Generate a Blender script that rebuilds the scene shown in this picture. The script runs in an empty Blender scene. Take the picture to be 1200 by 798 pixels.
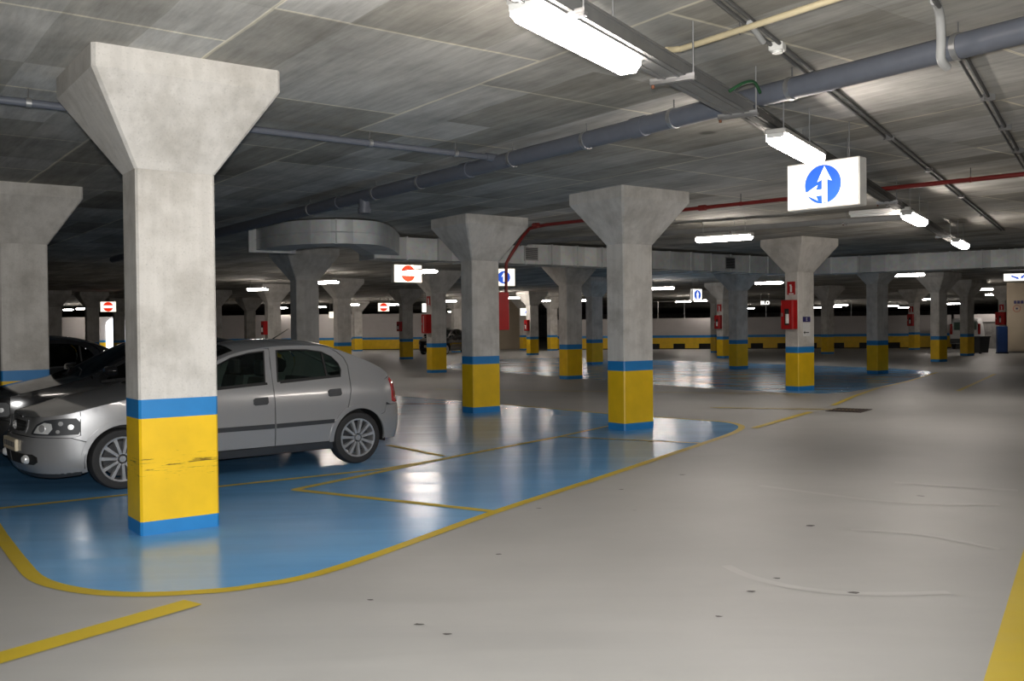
import bpy, bmesh, math, random
from mathutils import Vector, Matrix
from mathutils.geometry import delaunay_2d_cdt
random.seed(7)
SC = bpy.context.scene
COL = SC.collection
RAD = math.radians
CEIL = 3.45
AX = RAD(36.2)      # local x along the pillar faces, local y across
LANE = RAD(57.8)    # local x along the driving lane
RX, RY = math.cos(AX), math.sin(AX)

# ------------------------------------------------------------------ materials
def nodes(name):
    m = bpy.data.materials.new(name); m.use_nodes = True
    nt = m.node_tree; b = nt.nodes['Principled BSDF']
    return m, nt, b
def N(nt, t, **kw):
    n = nt.nodes.new(t)
    for k, v in kw.items():
        if k in n.inputs: n.inputs[k].default_value = v
        else: setattr(n, k, v)
    return n
def ramp(nt, src, stops):
    r = nt.nodes.new('ShaderNodeValToRGB')
    e = r.color_ramp.elements
    while len(e) < len(stops): e.new(0.5)
    for i, (p, c) in enumerate(stops):
        e[i].position = p; e[i].color = (c[0], c[1], c[2], 1) if isinstance(c, tuple) else (c, c, c, 1)
    nt.links.new(src, r.inputs[0]); return r
def mix(nt, a, b, f, mode='MIX'):
    m = nt.nodes.new('ShaderNodeMix'); m.data_type = 'RGBA'; m.blend_type = mode
    for sock, v in ((m.inputs[6], a), (m.inputs[7], b), (m.inputs[0], f)):
        if hasattr(v, 'is_linked') or hasattr(v, 'links'): nt.links.new(v, sock)
        elif isinstance(v, tuple): sock.default_value = (v[0], v[1], v[2], 1)
        else: sock.default_value = v
    return m.outputs[2]
def plain(name, c, rough=.5, metal=0, coat=0, spec=.5):
    m, nt, b = nodes(name)
    tc = N(nt, 'ShaderNodeTexCoord'); nz = N(nt, 'ShaderNodeTexNoise', Scale=9.0, Detail=3.0)
    nt.links.new(tc.outputs['Object'], nz.inputs['Vector'])
    r = ramp(nt, nz.outputs['Fac'], [(.3, tuple(x * .93 for x in c)), (.7, tuple(min(1, x * 1.05) for x in c))])
    nt.links.new(r.outputs[0], b.inputs['Base Color'])
    b.inputs['Roughness'].default_value = rough; b.inputs['Metallic'].default_value = metal
    b.inputs['Coat Weight'].default_value = coat; b.inputs['Coat Roughness'].default_value = .08
    b.inputs['Specular IOR Level'].default_value = spec
    return m
def glow(name, c, s):
    m, nt, b = nodes(name)
    b.inputs['Base Color'].default_value = (*c, 1); b.inputs['Roughness'].default_value = .4
    b.inputs['Emission Color'].default_value = (*c, 1); b.inputs['Emission Strength'].default_value = s
    return m
def vec(nt, rot=(0, 0, 0), scale=(1, 1, 1), kind='Object', loc=(0, 0, 0)):
    tc = N(nt, 'ShaderNodeTexCoord'); mp = N(nt, 'ShaderNodeMapping')
    mp.inputs['Rotation'].default_value = rot; mp.inputs['Scale'].default_value = scale; mp.inputs['Location'].default_value = loc
    nt.links.new(tc.outputs[kind], mp.inputs['Vector']); return mp.outputs[0]
def bump(nt, b, src, strength, dist=.02):
    bp = N(nt, 'ShaderNodeBump', Strength=strength, Distance=dist)
    nt.links.new(src, bp.inputs['Height']); nt.links.new(bp.outputs[0], b.inputs['Normal'])

def mat_concrete(name, dark, light, seed=0.0):
    m, nt, b = nodes(name)
    oi = N(nt, 'ShaderNodeObjectInfo')
    tc = N(nt, 'ShaderNodeTexCoord'); add = N(nt, 'ShaderNodeVectorMath', operation='ADD')
    nt.links.new(tc.outputs['Object'], add.inputs[0])
    sc = N(nt, 'ShaderNodeVectorMath', operation='SCALE'); sc.inputs['Scale'].default_value = 40
    nt.links.new(oi.outputs['Random'], sc.inputs[0]); nt.links.new(sc.outputs[0], add.inputs[1])
    n1 = N(nt, 'ShaderNodeTexNoise', Scale=2.2, Detail=6.0, Roughness=.62); nt.links.new(add.outputs[0], n1.inputs['Vector'])
    mp = N(nt, 'ShaderNodeMapping'); mp.inputs['Scale'].default_value = (14, 14, 1.2)
    nt.links.new(add.outputs[0], mp.inputs['Vector'])
    n2 = N(nt, 'ShaderNodeTexNoise', Scale=1.0, Detail=4.0); nt.links.new(mp.outputs[0], n2.inputs['Vector'])
    n3 = N(nt, 'ShaderNodeTexNoise', Scale=70.0, Detail=2.0); nt.links.new(add.outputs[0], n3.inputs['Vector'])
    r1 = ramp(nt, n1.outputs['Fac'], [(.34, dark), (.56, light)])
    r2 = ramp(nt, n2.outputs['Fac'], [(.3, .82), (.62, 1.0)])
    r3 = ramp(nt, n3.outputs['Fac'], [(.28, .8), (.42, 1.0)])
    c = mix(nt, r1.outputs[0], r2.outputs[0], .6, 'MULTIPLY'); c = mix(nt, c, r3.outputs[0], .7, 'MULTIPLY')
    vo = N(nt, 'ShaderNodeTexVoronoi', Scale=5.0); nt.links.new(add.outputs[0], vo.inputs['Vector'])
    pit = ramp(nt, vo.outputs['Distance'], [(.012, .45), (.035, 1.0)])
    c = mix(nt, c, pit.outputs[0], .5, 'MULTIPLY')
    nt.links.new(c, b.inputs['Base Color']); b.inputs['Roughness'].default_value = .85
    b.inputs['Specular IOR Level'].default_value = .25
    bump(nt, b, n3.outputs['Fac'], .15, .01); return m
M = {}
M['concrete'] = mat_concrete('pillar concrete', (.47, .447, .408), (.64, .615, .575))
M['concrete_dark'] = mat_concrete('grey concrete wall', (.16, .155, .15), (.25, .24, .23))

def mat_ceiling():
    m, nt, b = nodes('board marked ceiling concrete')
    v = vec(nt, rot=(0, 0, -AX))                       # x along faces, y across
    sp = N(nt, 'ShaderNodeSeparateXYZ'); nt.links.new(v, sp.inputs[0])
    cb = N(nt, 'ShaderNodeCombineXYZ'); nt.links.new(sp.outputs[1], cb.inputs[0]); nt.links.new(sp.outputs[0], cb.inputs[1])
    off = N(nt, 'ShaderNodeVectorMath', operation='ADD'); nt.links.new(cb.outputs[0], off.inputs[0]); off.inputs[1].default_value = (2.1 * 40 + .75, 2.05 * 40 - .25, 0)
    wob = N(nt, 'ShaderNodeTexNoise', Scale=1.3, Detail=3.0); nt.links.new(v, wob.inputs['Vector'])
    wv = N(nt, 'ShaderNodeVectorMath', operation='SCALE'); wv.inputs['Scale'].default_value = .03; nt.links.new(wob.outputs['Color'], wv.inputs[0])
    o2 = N(nt, 'ShaderNodeVectorMath', operation='ADD'); nt.links.new(off.outputs[0], o2.inputs[0]); nt.links.new(wv.outputs[0], o2.inputs[1])
    br = N(nt, 'ShaderNodeTexBrick'); nt.links.new(o2.outputs[0], br.inputs['Vector'])
    br.offset = .62; br.offset_frequency = 2
    for k, x in (('Scale', 1.0), ('Mortar Size', .02), ('Mortar Smooth', .5), ('Bias', 0.0), ('Brick Width', 2.1), ('Row Height', 2.05)): br.inputs[k].default_value = x
    br.inputs['Color1'].default_value = (.60, .59, .56, 1); br.inputs['Color2'].default_value = (.50, .485, .445, 1); br.inputs['Mortar'].default_value = (.95, .90, .76, 1)
    # narrow boards inside every panel
    bd = N(nt, 'ShaderNodeTexBrick'); nt.links.new(o2.outputs[0], bd.inputs['Vector']); bd.offset = .62; bd.offset_frequency = 8
    for k, x in (('Scale', 1.0), ('Mortar Size', .004), ('Mortar Smooth', .3), ('Bias', -.15), ('Brick Width', 2.1), ('Row Height', .5125)): bd.inputs[k].default_value = x
    bd.inputs['Color1'].default_value = (1, 1, 1, 1); bd.inputs['Color2'].default_value = (.36, .335, .275, 1); bd.inputs['Mortar'].default_value = (.7, .7, .66, 1)
    c = mix(nt, br.outputs['Color'], bd.outputs['Color'], .75, 'MULTIPLY')
    mp = N(nt, 'ShaderNodeMapping'); mp.inputs['Scale'].default_value = (7, .8, 1); nt.links.new(v, mp.inputs['Vector'])
    g = N(nt, 'ShaderNodeTexNoise', Scale=1.6, Detail=7.0, Roughness=.7); nt.links.new(mp.outputs[0], g.inputs['Vector'])
    gr = ramp(nt, g.outputs['Fac'], [(.3, .64), (.66, 1.14)])
    c = mix(nt, c, gr.outputs[0], .8, 'MULTIPLY')
    bl = N(nt, 'ShaderNodeTexNoise', Scale=.9, Detail=5.0, Roughness=.6); nt.links.new(v, bl.inputs['Vector'])
    blr = ramp(nt, bl.outputs['Fac'], [(.32, .66), (.60, 1.1)])
    c = mix(nt, c, blr.outputs[0], .85, 'MULTIPLY')
    st = N(nt, 'ShaderNodeTexVoronoi', Scale=.55); nt.links.new(v, st.inputs['Vector'])
    sr = ramp(nt, st.outputs['Distance'], [(.03, .2), (.06, 1.0)])
    c = mix(nt, c, sr.outputs[0], .6, 'MULTIPLY')
    nt.links.new(c, b.inputs['Base Color']); b.inputs['Roughness'].default_value = .9; b.inputs['Specular IOR Level'].default_value = .2
    bump(nt, b, g.outputs['Fac'], .25, .01); return m
M['ceiling'] = mat_ceiling()

def mat_floor(name, c1, c2, rough0, rough1, spec=.5, scuff=True):
    m, nt, b = nodes(name)
    v = vec(nt)
    n1 = N(nt, 'ShaderNodeTexNoise', Scale=.6, Detail=6.0, Roughness=.6); nt.links.new(v, n1.inputs['Vector'])
    v2 = vec(nt, rot=(0, 0, RAD(-20)), scale=(.35, 2.6, 1))
    n2 = N(nt, 'ShaderNodeTexNoise', Scale=1.2, Detail=5.0, Roughness=.6, Distortion=.9); nt.links.new(v2, n2.inputs['Vector'])
    r1 = ramp(nt, n1.outputs['Fac'], [(.3, c1), (.7, c2)])
    r2 = ramp(nt, n2.outputs['Fac'], [(.35, .93), (.62, 1.03)])
    c = mix(nt, r1.outputs[0], r2.outputs[0], .8, 'MULTIPLY')
    if scuff:
        vo = N(nt, 'ShaderNodeTexVoronoi', Scale=.75); nt.links.new(v, vo.inputs['Vector'])
        nz = N(nt, 'ShaderNodeTexNoise', Scale=30.0, Detail=2.0); nt.links.new(v, nz.inputs['Vector'])
        ad = N(nt, 'ShaderNodeMath', operation='MULTIPLY_ADD'); nt.links.new(nz.outputs['Fac'], ad.inputs[0]); ad.inputs[1].default_value = .05; nt.links.new(vo.outputs['Distance'], ad.inputs[2])
        sr = ramp(nt, ad.outputs[0], [(.045, .18), (.06, 1.0)])
        c = mix(nt, c, sr.outputs[0], .7, 'MULTIPLY')
    nt.links.new(c, b.inputs['Base Color'])
    mr = N(nt, 'ShaderNodeMapRange'); nt.links.new(n2.outputs['Fac'], mr.inputs[0]); mr.inputs[1].default_value = .3; mr.inputs[2].default_value = .7
    mr.inputs[3].default_value = rough0; mr.inputs[4].default_value = rough1; nt.links.new(mr.outputs[0], b.inputs['Roughness'])
    b.inputs['Specular IOR Level'].default_value = spec
    bump(nt, b, n1.outputs['Fac'], .03, .01); return m
M['floor'] = mat_floor('grey coated floor', (.315, .313, .302), (.365, .363, .351), .42, .52, .35)
M['floor_blue'] = mat_floor('blue coated floor', (.115, .33, .64), (.165, .41, .72), .14, .26, .5)
M['floor_yellow'] = mat_floor('yellow line paint', (.46, .335, .018), (.55, .41, .03), .40, .52, .4, False)

M['floor_scuff'] = mat_floor('pale scuffed floor', (.355, .352, .34), (.41, .407, .394), .42, .52, .35, False)
M['stain'] = plain('dark floor stain', (.06, .055, .05), .6)
def mat_paint(name, c, scuffs=False):
    m, nt, b = nodes(name)
    tc = N(nt, 'ShaderNodeTexCoord'); n1 = N(nt, 'ShaderNodeTexNoise', Scale=4.0, Detail=5.0); nt.links.new(tc.outputs['Object'], n1.inputs['Vector'])
    r = ramp(nt, n1.outputs['Fac'], [(.3, tuple(x * .9 for x in c)), (.7, tuple(min(1, x * 1.06) for x in c))])
    col = r.outputs[0]
    if scuffs:
        mp = N(nt, 'ShaderNodeMapping'); mp.inputs['Scale'].default_value = (2.2, 2.2, 30); nt.links.new(tc.outputs['Object'], mp.inputs['Vector'])
        n2 = N(nt, 'ShaderNodeTexNoise', Scale=1.6, Detail=6.0, Roughness=.75); nt.links.new(mp.outputs[0], n2.inputs['Vector'])
        sp = N(nt, 'ShaderNodeSeparateXYZ'); nt.links.new(tc.outputs['Object'], sp.inputs[0])
        band = ramp(nt, sp.outputs[2], [(.28, 0.0), (.46, .26), (.56, .26), (.68, 0.0)])
        ad = N(nt, 'ShaderNodeMath', operation='ADD'); nt.links.new(n2.outputs['Fac'], ad.inputs[0]); nt.links.new(band.outputs[0], ad.inputs[1])
        mk = ramp(nt, ad.outputs[0], [(.80, 1.0), (.87, .08)])
        col = mix(nt, col, mk.outputs[0], .9, 'MULTIPLY')
    nt.links.new(col, b.inputs['Base Color']); b.inputs['Roughness'].default_value = .45; return m
M['yellow'] = mat_paint('yellow pillar paint', (.80, .50, .010))
M['yellow_scuffed'] = mat_paint('scuffed yellow pillar paint', (.84, .525, .010), True)
M['blue'] = mat_paint('blue pillar paint', (.02, .21, .52))
M['white_wall'] = mat_floor('off white wall paint', (.50, .47, .46), (.56, .53, .52), .7, .8, .3, False)
M['beige_wall'] = mat_floor('beige wall paint', (.46, .39, .29), (.52, .44, .33), .7, .8, .3, False)
M['black'] = plain('matt black', (.012, .012, .012), .6)
M['rubber'] = plain('tyre rubber', (.018, .018, .019), .75)
M['plastic'] = plain('dark grey plastic', (.03, .032, .036), .5)
M['pvc'] = plain('grey pvc pipe', (.115, .125, .15), .42)
M['pale_pvc'] = plain('pale grey conduit', (.42, .42, .41), .45)
M['cream_pvc'] = plain('cream pipe', (.55, .47, .30), .45)
M['dark_conduit'] = plain('dark conduit', (.11, .11, .108), .5)
M['red_pipe'] = plain('red fire pipe', (.21, .018, .014), .45)
M['red_box'] = plain('red cabinet enamel', (.42, .012, .012), .35)
M['white'] = plain('white enamel', (.75, .74, .70), .4)
M['steel'] = plain('zinc steel', (.42, .42, .42), .4, .8)
M['rust'] = plain('rusty bolt', (.16, .06, .03), .8)
M['green'] = plain('green cable', (.018, .075, .03), .5)
M['chrome'] = plain('chrome', (.85, .85, .85), .2, .7)
M['alloy'] = plain('silver alloy', (.62, .62, .63), .32, .75)
M['cabinet_blue'] = plain('navy steel', (.012, .04, .14), .4)
M['navy'] = plain('navy sign film', (.03, .025, .13), .4)
M['paper'] = plain('white paper', (.70, .70, .68), .6)
M['grate'] = plain('brown cast iron', (.05, .035, .03), .7, .3)
M['tray'] = plain('zinc cable tray', (.27, .27, .265), .5, .55)
M['tray_dark'] = plain('dull dark cable tray', (.11, .108, .10), .7, .2)
M['fix_grey'] = plain('grey lamp housing', (.40, .39, .37), .5)
M['tube'] = glow('lit lamp diffuser', (1, .91, .83), 58)
M['clear_cap'] = plain('clear lamp end', (.6, .6, .58), .2)
M['face'] = glow('lit sign face', (1, .95, .88), .5)
M['face_hot'] = glow('bright lit sign face', (1, .90, .74), 1.5)
M['face_pale'] = glow('bright white sign face', (1, .97, .9), 1.5)
M['s_blue'] = glow('lit blue film', (.03, .13, .72), .72)
M['s_white'] = glow('lit white film', (1, .98, .95), 1.1)
M['s_red'] = glow('lit red film', (.85, .035, .01), 1.0)
M['daylight'] = glow('daylight through opening', (.93, .97, 1.0), 2.2)
M['hi'] = plain('red lens', (.35, .006, .008), .12, 0, 1)
M['lens'] = plain('headlamp reflector', (.80, .80, .79), .3, .35, .5)
M['plate'] = plain('cream number plate', (.72, .62, .45), .4)
M['amber'] = plain('amber lens', (.5, .3, .12), .2)
M['seat'] = plain('grey seat fabric', (.035, .036, .04), .9)
def mat_duct():
    m, nt, b = nodes('galvanised duct sheet')
    v = vec(nt)
    n1 = N(nt, 'ShaderNodeTexNoise', Scale=1.7, Detail=3.0); nt.links.new(v, n1.inputs['Vector'])
    vo = N(nt, 'ShaderNodeTexVoronoi', Scale=14.0); nt.links.new(v, vo.inputs['Vector'])
    r = ramp(nt, n1.outputs['Fac'], [(.3, (.60, .62, .62)), (.7, (.84, .85, .83))])
    c = mix(nt, r.outputs[0], vo.outputs['Color'], .06, 'MIX')
    tc2 = N(nt, 'ShaderNodeTexCoord'); sx = N(nt, 'ShaderNodeSeparateXYZ'); nt.links.new(tc2.outputs['Object'], sx.inputs[0])
    dv_ = N(nt, 'ShaderNodeMath', operation='DIVIDE'); nt.links.new(sx.outputs[0], dv_.inputs[0]); dv_.inputs[1].default_value = .37
    fl_ = N(nt, 'ShaderNodeMath', operation='FLOOR'); nt.links.new(dv_.outputs[0], fl_.inputs[0])
    wn = N(nt, 'ShaderNodeTexWhiteNoise', noise_dimensions='1D'); nt.links.new(fl_.outputs[0], wn.inputs['W'])
    pr = ramp(nt, wn.outputs['Value'], [(0, .68), (1, 1.1)]); c = mix(nt, c, pr.outputs[0], .9, 'MULTIPLY')
    nt.links.new(c, b.inputs['Base Color']); b.inputs['Metallic'].default_value = .25; b.inputs['Roughness'].default_value = .5
    bump(nt, b, n1.outputs['Fac'], .35, .04); return m
M['duct'] = mat_duct()
def mat_carpaint(name, c, metal, rough, coat=.8):
    m, nt, b = nodes(name)
    v = vec(nt); n1 = N(nt, 'ShaderNodeTexNoise', Scale=600.0, Detail=1.0); nt.links.new(v, n1.inputs['Vector'])
    r = ramp(nt, n1.outputs['Fac'], [(.3, tuple(x * .9 for x in c)), (.7, tuple(min(1, x * 1.1) for x in c))])
    nt.links.new(r.outputs[0], b.inputs['Base Color'])
    b.inputs['Metallic'].default_value = metal; b.inputs['Roughness'].default_value = rough
    b.inputs['Coat Weight'].default_value = coat; b.inputs['Coat Roughness'].default_value = .06; return m
M['silver'] = mat_carpaint('silver car paint', (.335, .335, .34), .45, .36)
M['blackpaint'] = mat_carpaint('black car paint', (.010, .010, .011), 0, .12, .5)
M['whitepaint'] = mat_carpaint('white car paint', (.6, .6, .6), 0, .35)
def mat_glass(name, c):
    m, nt, b = nodes(name)
    nt.nodes.remove(b); out = nt.nodes['Material Output']
    t = N(nt, 'ShaderNodeBsdfTransparent'); t.inputs[0].default_value = (*c, 1)
    g = N(nt, 'ShaderNodeBsdfGlossy', Roughness=.03); g.inputs[0].default_value = (.9, .9, .9, 1)
    f = N(nt, 'ShaderNodeFresnel', IOR=1.45); x = N(nt, 'ShaderNodeMixShader')
    nt.links.new(f.outputs[0], x.inputs[0]); nt.links.new(t.outputs[0], x.inputs[1]); nt.links.new(g.outputs[0], x.inputs[2])
    nt.links.new(x.outputs[0], out.inputs[0]); return m
M['glass'] = mat_glass('tinted car glass', (.42, .52, .46)); M['dark_glass'] = mat_glass('dark tinted car glass', (.06, .075, .07))

# ------------------------------------------------------------------ mesh helpers
class MB:
    def __init__(s): s.v = []; s.f = []; s.m = []; s.mats = []
    def mi(s, mat):
        if mat not in s.mats: s.mats.append(mat)
        return s.mats.index(mat)
    def add(s, vs, fs, mat):
        o = len(s.v); s.v += [tuple(p) for p in vs]; k = s.mi(mat)
        for f in fs: s.f.append([o + i for i in f]); s.m.append(k)
    def prism(s, poly, z0, z1, mat, axes=None):
        n = len(poly); A = axes or (lambda a, b, c: (a, b, c))
        vs = [A(x, y, z0) for x, y in poly] + [A(x, y, z1) for x, y in poly]
        fs = [list(range(n))[::-1], list(range(n, 2 * n))] + [[i, (i + 1) % n, n + (i + 1) % n, n + i] for i in range(n)]
        s.add(vs, fs, mat)
    def box(s, x0, x1, y0, y1, z0, z1, mat, bev=0.0):
        if bev <= 0: return s.prism([(x0, y0), (x1, y0), (x1, y1), (x0, y1)], z0, z1, mat)
        b = bev
        def ring(i, z): return [(x0 + b + i, y0 + i, z), (x1 - b - i, y0 + i, z), (x1 - i, y0 + b + i, z), (x1 - i, y1 - b - i, z), (x1 - b - i, y1 - i, z), (x0 + b + i, y1 - i, z), (x0 + i, y1 - b - i, z), (x0 + i, y0 + b + i, z)]
        s.loft([ring(b * .6, z0), ring(0, z0 + b * .6), ring(0, z1 - b * .6), ring(b * .6, z1)], mat)
    def loft(s, rings, mat, cap=True, closed=True):
        n = len(rings[0]); vs = [p for r in rings for p in r]; fs = []
        for k in range(len(rings) - 1):
            for i in range(n if closed else n - 1):
                j = (i + 1) % n
                fs.append([k * n + i, k * n + j, (k + 1) * n + j, (k + 1) * n + i])
        if cap: fs += [list(range(n))[::-1], [(len(rings) - 1) * n + i for i in range(n)]]
        s.add(vs, fs, mat)
    def tube(s, path, r, mat, n=10):
        P = [Vector(p) for p in path]; rings = []
        for i, p in enumerate(P):
            d = (P[min(i + 1, len(P) - 1)] - P[max(i - 1, 0)]).normalized()
            a = d.cross(Vector((0, 0, 1)))
            if a.length < 1e-3: a = d.cross(Vector((0, 1, 0)))
            a.normalize(); b = a.cross(d)
            rr = r[i] if isinstance(r, (list, tuple)) else r
            rings.append([tuple(p + (a * math.cos(2 * math.pi * k / n) + b * math.sin(2 * math.pi * k / n)) * rr) for k in range(n)])
        s.loft(rings, mat)
    def revolve(s, prof, mat, n=32, c=(0, 0, 0), axis='y', closed=False):
        # prof: (radius, offset along axis)
        rings = []
        for k in range(n):
            a = 2 * math.pi * k / n; ca, sa = math.cos(a), math.sin(a)
            rings.append([(c[0] + r * ca, c[1] + o, c[2] + r * sa) if axis == 'y' else (c[0] + r * ca, c[1] + r * sa, c[2] + o) for r, o in prof])
        m = len(prof); vs = [p for r in rings for p in r]; fs = []
        for k in range(n):
            q = (k + 1) % n
            for i in range(m if closed else m - 1):
                j = (i + 1) % m; fs.append([k * m + i, k * m + j, q * m + j, q * m + i])
        s.add(vs, fs, mat)
    def build(s, name, parent=None, smooth=False, loc=None, rotz=0, fix=True):
        me = bpy.data.meshes.new(name); me.from_pydata(s.v, [], s.f); 
        for m in s.mats: me.materials.append(M[m])
        me.polygons.foreach_set('material_index', s.m)
        if fix:
            bm = bmesh.new(); bm.from_mesh(me); bmesh.ops.recalc_face_normals(bm, faces=bm.faces); bm.to_mesh(me); bm.free()
        if smooth:
            me.polygons.foreach_set('use_smooth', [True] * len(me.polygons))
            if hasattr(me, 'set_sharp_from_angle'): me.set_sharp_from_angle(angle=RAD(38))
        o = bpy.data.objects.new(name, me); COL.objects.link(o)
        if parent: o.parent = parent
        if loc: o.location = loc
        o.rotation_euler = (0, 0, rotz); return o
def tag(o, label, cat, group=None, kind=None):
    o['label'] = label; o['category'] = cat
    if group: o['group'] = group
    if kind: o['kind'] = kind
    return o
def empty(name, loc, rotz, label, cat, group=None, kind='thing'):
    o = bpy.data.objects.new(name, None); COL.objects.link(o); o.location = loc; o.rotation_euler = (0, 0, rotz)
    o.empty_display_size = .2
    return tag(o, label, cat, group, kind)
def structure(o, label=None):
    o['kind'] = 'structure'
    if label: o['label'] = label
    return o
def copy_tree(o, loc, rotz, label):
    r = o.copy(); COL.objects.link(r); r.location = loc; r.rotation_euler = (0, 0, rotz); r['label'] = label
    for ch in list(o.children):
        c = ch.copy(); COL.objects.link(c); c.parent = r
        for g in ch.children:
            d = g.copy(); COL.objects.link(d); d.parent = c
    return r
def crom(pts, k=6, closed=False):
    out = []; n = len(pts)
    for i in range(n if closed else n - 1):
        g = (lambda j: pts[j % n]) if closed else (lambda j: pts[max(0, min(n - 1, j))])
        p0, p1, p2, p3 = g(i - 1), g(i), g(i + 1), g(i + 2)
        for q in range(k):
            t = q / k
            out.append(tuple(.5 * (2 * b + (c - a) * t + (2 * a - 5 * b + 4 * c - d) * t * t + (3 * b - a - 3 * c + d) * t ** 3) for a, b, c, d in zip(p0, p1, p2, p3)))
    if not closed: out.append(tuple(pts[-1]))
    return out
def strip(mb, path, w, z, mat):
    P = [Vector((x, y)) for x, y in path]; L = []; Rr = []
    for i, p in enumerate(P):
        d = (P[min(i + 1, len(P) - 1)] - P[max(i - 1, 0)]).normalized(); nrm = Vector((-d.y, d.x)) * w / 2
        L.append(p + nrm); Rr.append(p - nrm)
    vs = [(p.x, p.y, z) for p in L] + [(p.x, p.y, z) for p in Rr]; n = len(P)
    mb.add(vs, [[i, n + i, n + i + 1, i + 1] for i in range(n - 1)], mat)

# ------------------------------------------------------------------ the setting
X0, X1, Y0, Y1 = -75, 85, -7, 150
SCUFFS = [([(1.32, 5.94), (1.41, 5.67), (1.6, 5.43), (1.87, 5.3), (2.2, 5.28), (2.42, 5.30)], .07), ([(2.46, 6.95), (2.9, 6.75), (3.2, 6.3)], .06), ([(2.3, 8.9), (3.2, 8.0), (4.0, 7.85)], .08), ([(3.6, 9.0), (4.5, 8.5)], .1)]
f = MB()
f.add([(X0, Y0, 0), (X1, Y0, 0), (X1, Y1, 0), (X0, Y1, 0)], [[0, 1, 2, 3]], 'floor')
blue1 = [(-3.8, 7.05), (-3.21, 6.2), (-2.88, 5.77), (-2.54, 5.53), (-2.21, 5.43), (-1.87, 5.45), (-1.52, 5.58), (-1.09, 6.02), (-.15, 7.76), (.83, 9.41), (2.04, 11.48), (2.88, 12.94), (3.24, 13.66), (3.40, 14.24), (3.33, 14.75), (3.08, 15.05)]
b1 = crom(blue1, 5)
zone = b1 + [(1.66, 16.41), (-.18, 18.66), (-2.55, 21.35), (-8.2, 28.0), (-17.5, 21.0), (-10.8, 16.0), (-7.2, 11.8)]
f.add([(x, y, .002) for x, y in zone], [list(range(len(zone)))], 'floor_blue')
b2 = [(12.9, 29.4), (11.6, 27.0), (10.16, 24.74), (8.34, 22.25), (7.2, 20.9), (6.4, 20.75), (5.75, 21.47), (4.21, 23.6), (2.41, 27.05), (-1.22, 33.85), (-3, 38), (.87, 47.0), (6.04, 42.3), (11.94, 33.44), (12.9, 31)]
b2 = crom(b2, 3, True)
f.add([(x, y, .002) for x, y in b2], [list(range(len(b2)))], 'floor_blue')
strip(f, [(-4.6, 8.25)] + b1 + [(2.5, 15.6), (1.66, 16.41), (-.18, 18.66)], .095, .004, 'floor_yellow')
for pth, w in (([(-6.2, 6.9), (-4.39, 8.14), (-3.56, 8.75), (-2.82, 9.17), (-1.39, 10.2), (-.75, 11.0)], .085), ([(-2.06, 8.93), (-.71, 11.08), (.63, 13.04)], .09),
               ([(-2.06, 8.93), (-.15, 7.76)], .09), ([(-1.61, 12.29), (-.82, 11.17)], .085), ([(.63, 13.04), (2.44, 12.12)], .06), ([(.63, 13.04), (2.2, 15.6)], .06),
               ([(3.5, 13.86), (5.1, 16.34)], .11), ([(5.9, 17.6), (7.2, 20.0), (8.5, 22.2), (10.3, 24.8), (12.9, 29.0)], .10), ([(9.8, 21.0), (14.0, 27.7)], .10), ([(-1.9, 23.5), (6.2, 20.5)], .10), ([(3.6, 17.4), (6.0, 16.6)], .09),
               ([(-4.2, 1.6), (-2.37, 4.37), (-1.77, 5.24)], .16), ([(.3, 1.03), (2.06, 3.92), (3.52, 6.32), (5.0, 8.75)], .23)):
    ZL = globals().get('ZL', .0042) + .0004
    strip(f, pth, w, ZL, 'floor_yellow')
for k, (x, y) in enumerate([(-.8, 5.27), (-.49, 4.82), (-.33, 4.66), (1.89, 5.31), (1.33, 5.36), (1.55, 5.63), (.99, 8.76), (.21, 7.89), (1.05, 4.9), (2.2, 7.1), (-.1, 6.3), (1.7, 9.6)]):
    rr = random.uniform(.012, .026); n = 9
    f.add([(x + rr * random.uniform(.5, 1.3) * 1.5 * math.cos(6.283 * q / n), y + rr * random.uniform(.5, 1.3) * math.sin(6.283 * q / n), .003) for q in range(n)], [list(range(n))], 'stain')
for pth, w in SCUFFS: strip(f, crom(pth, 5), w, .0025, 'floor_scuff')
structure(f.build('floor', fix=False), 'grey coated car park floor with blue bays and yellow lines')
c = MB(); c.box(X0, X1, Y0, Y1, CEIL, CEIL + .3, 'ceiling'); structure(c.build('ceiling'), 'board marked concrete ceiling slab')
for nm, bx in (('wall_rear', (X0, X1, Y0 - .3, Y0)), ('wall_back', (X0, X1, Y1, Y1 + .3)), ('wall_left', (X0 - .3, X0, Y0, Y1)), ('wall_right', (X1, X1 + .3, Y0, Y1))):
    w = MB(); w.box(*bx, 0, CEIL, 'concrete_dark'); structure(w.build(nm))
def band_wall(name, p0, p1, top, niches=(), label=None, y0=.36, thick=.25):
    a = Vector(p0); b = Vector(p1); L = (b - a).length; rz = math.atan2(b.y - a.y, b.x - a.x)
    w = MB(); xs = [0]
    for s, e in niches: xs += [s, e]
    xs.append(L)
    for i in range(0, len(xs), 2): w.box(xs[i], xs[i + 1], 0, thick, .06, y0, 'yellow')
    for s, e in niches: w.box(s, e, thick * .7, thick, .06, y0, 'black')
    w.box(0, L, 0, thick, 0, .06, 'black')
    w.box(0, L, 0, thick, y0, .74, 'yellow'); w.box(0, L, -.01, thick, .74, .9, 'blue'); w.box(0, L, 0, thick, .9, top, 'white_wall')
    return structure(w.build(name, loc=(a.x, a.y, 0), rotz=rz), label)
band_wall('wall_far', (2.4, 63.6), (26.5, 57.6), 2.0, [(5.0 + 1.62 * k, 5.75 + 1.62 * k) for k in range(11)], 'low white far wall with yellow band, blue stripe and dark openings')
band_wall('wall_far_left', (-46, 70.5), (-2.0, 68.5), 2.6, [], 'white far wall with yellow band beyond the parked cars')
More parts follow.
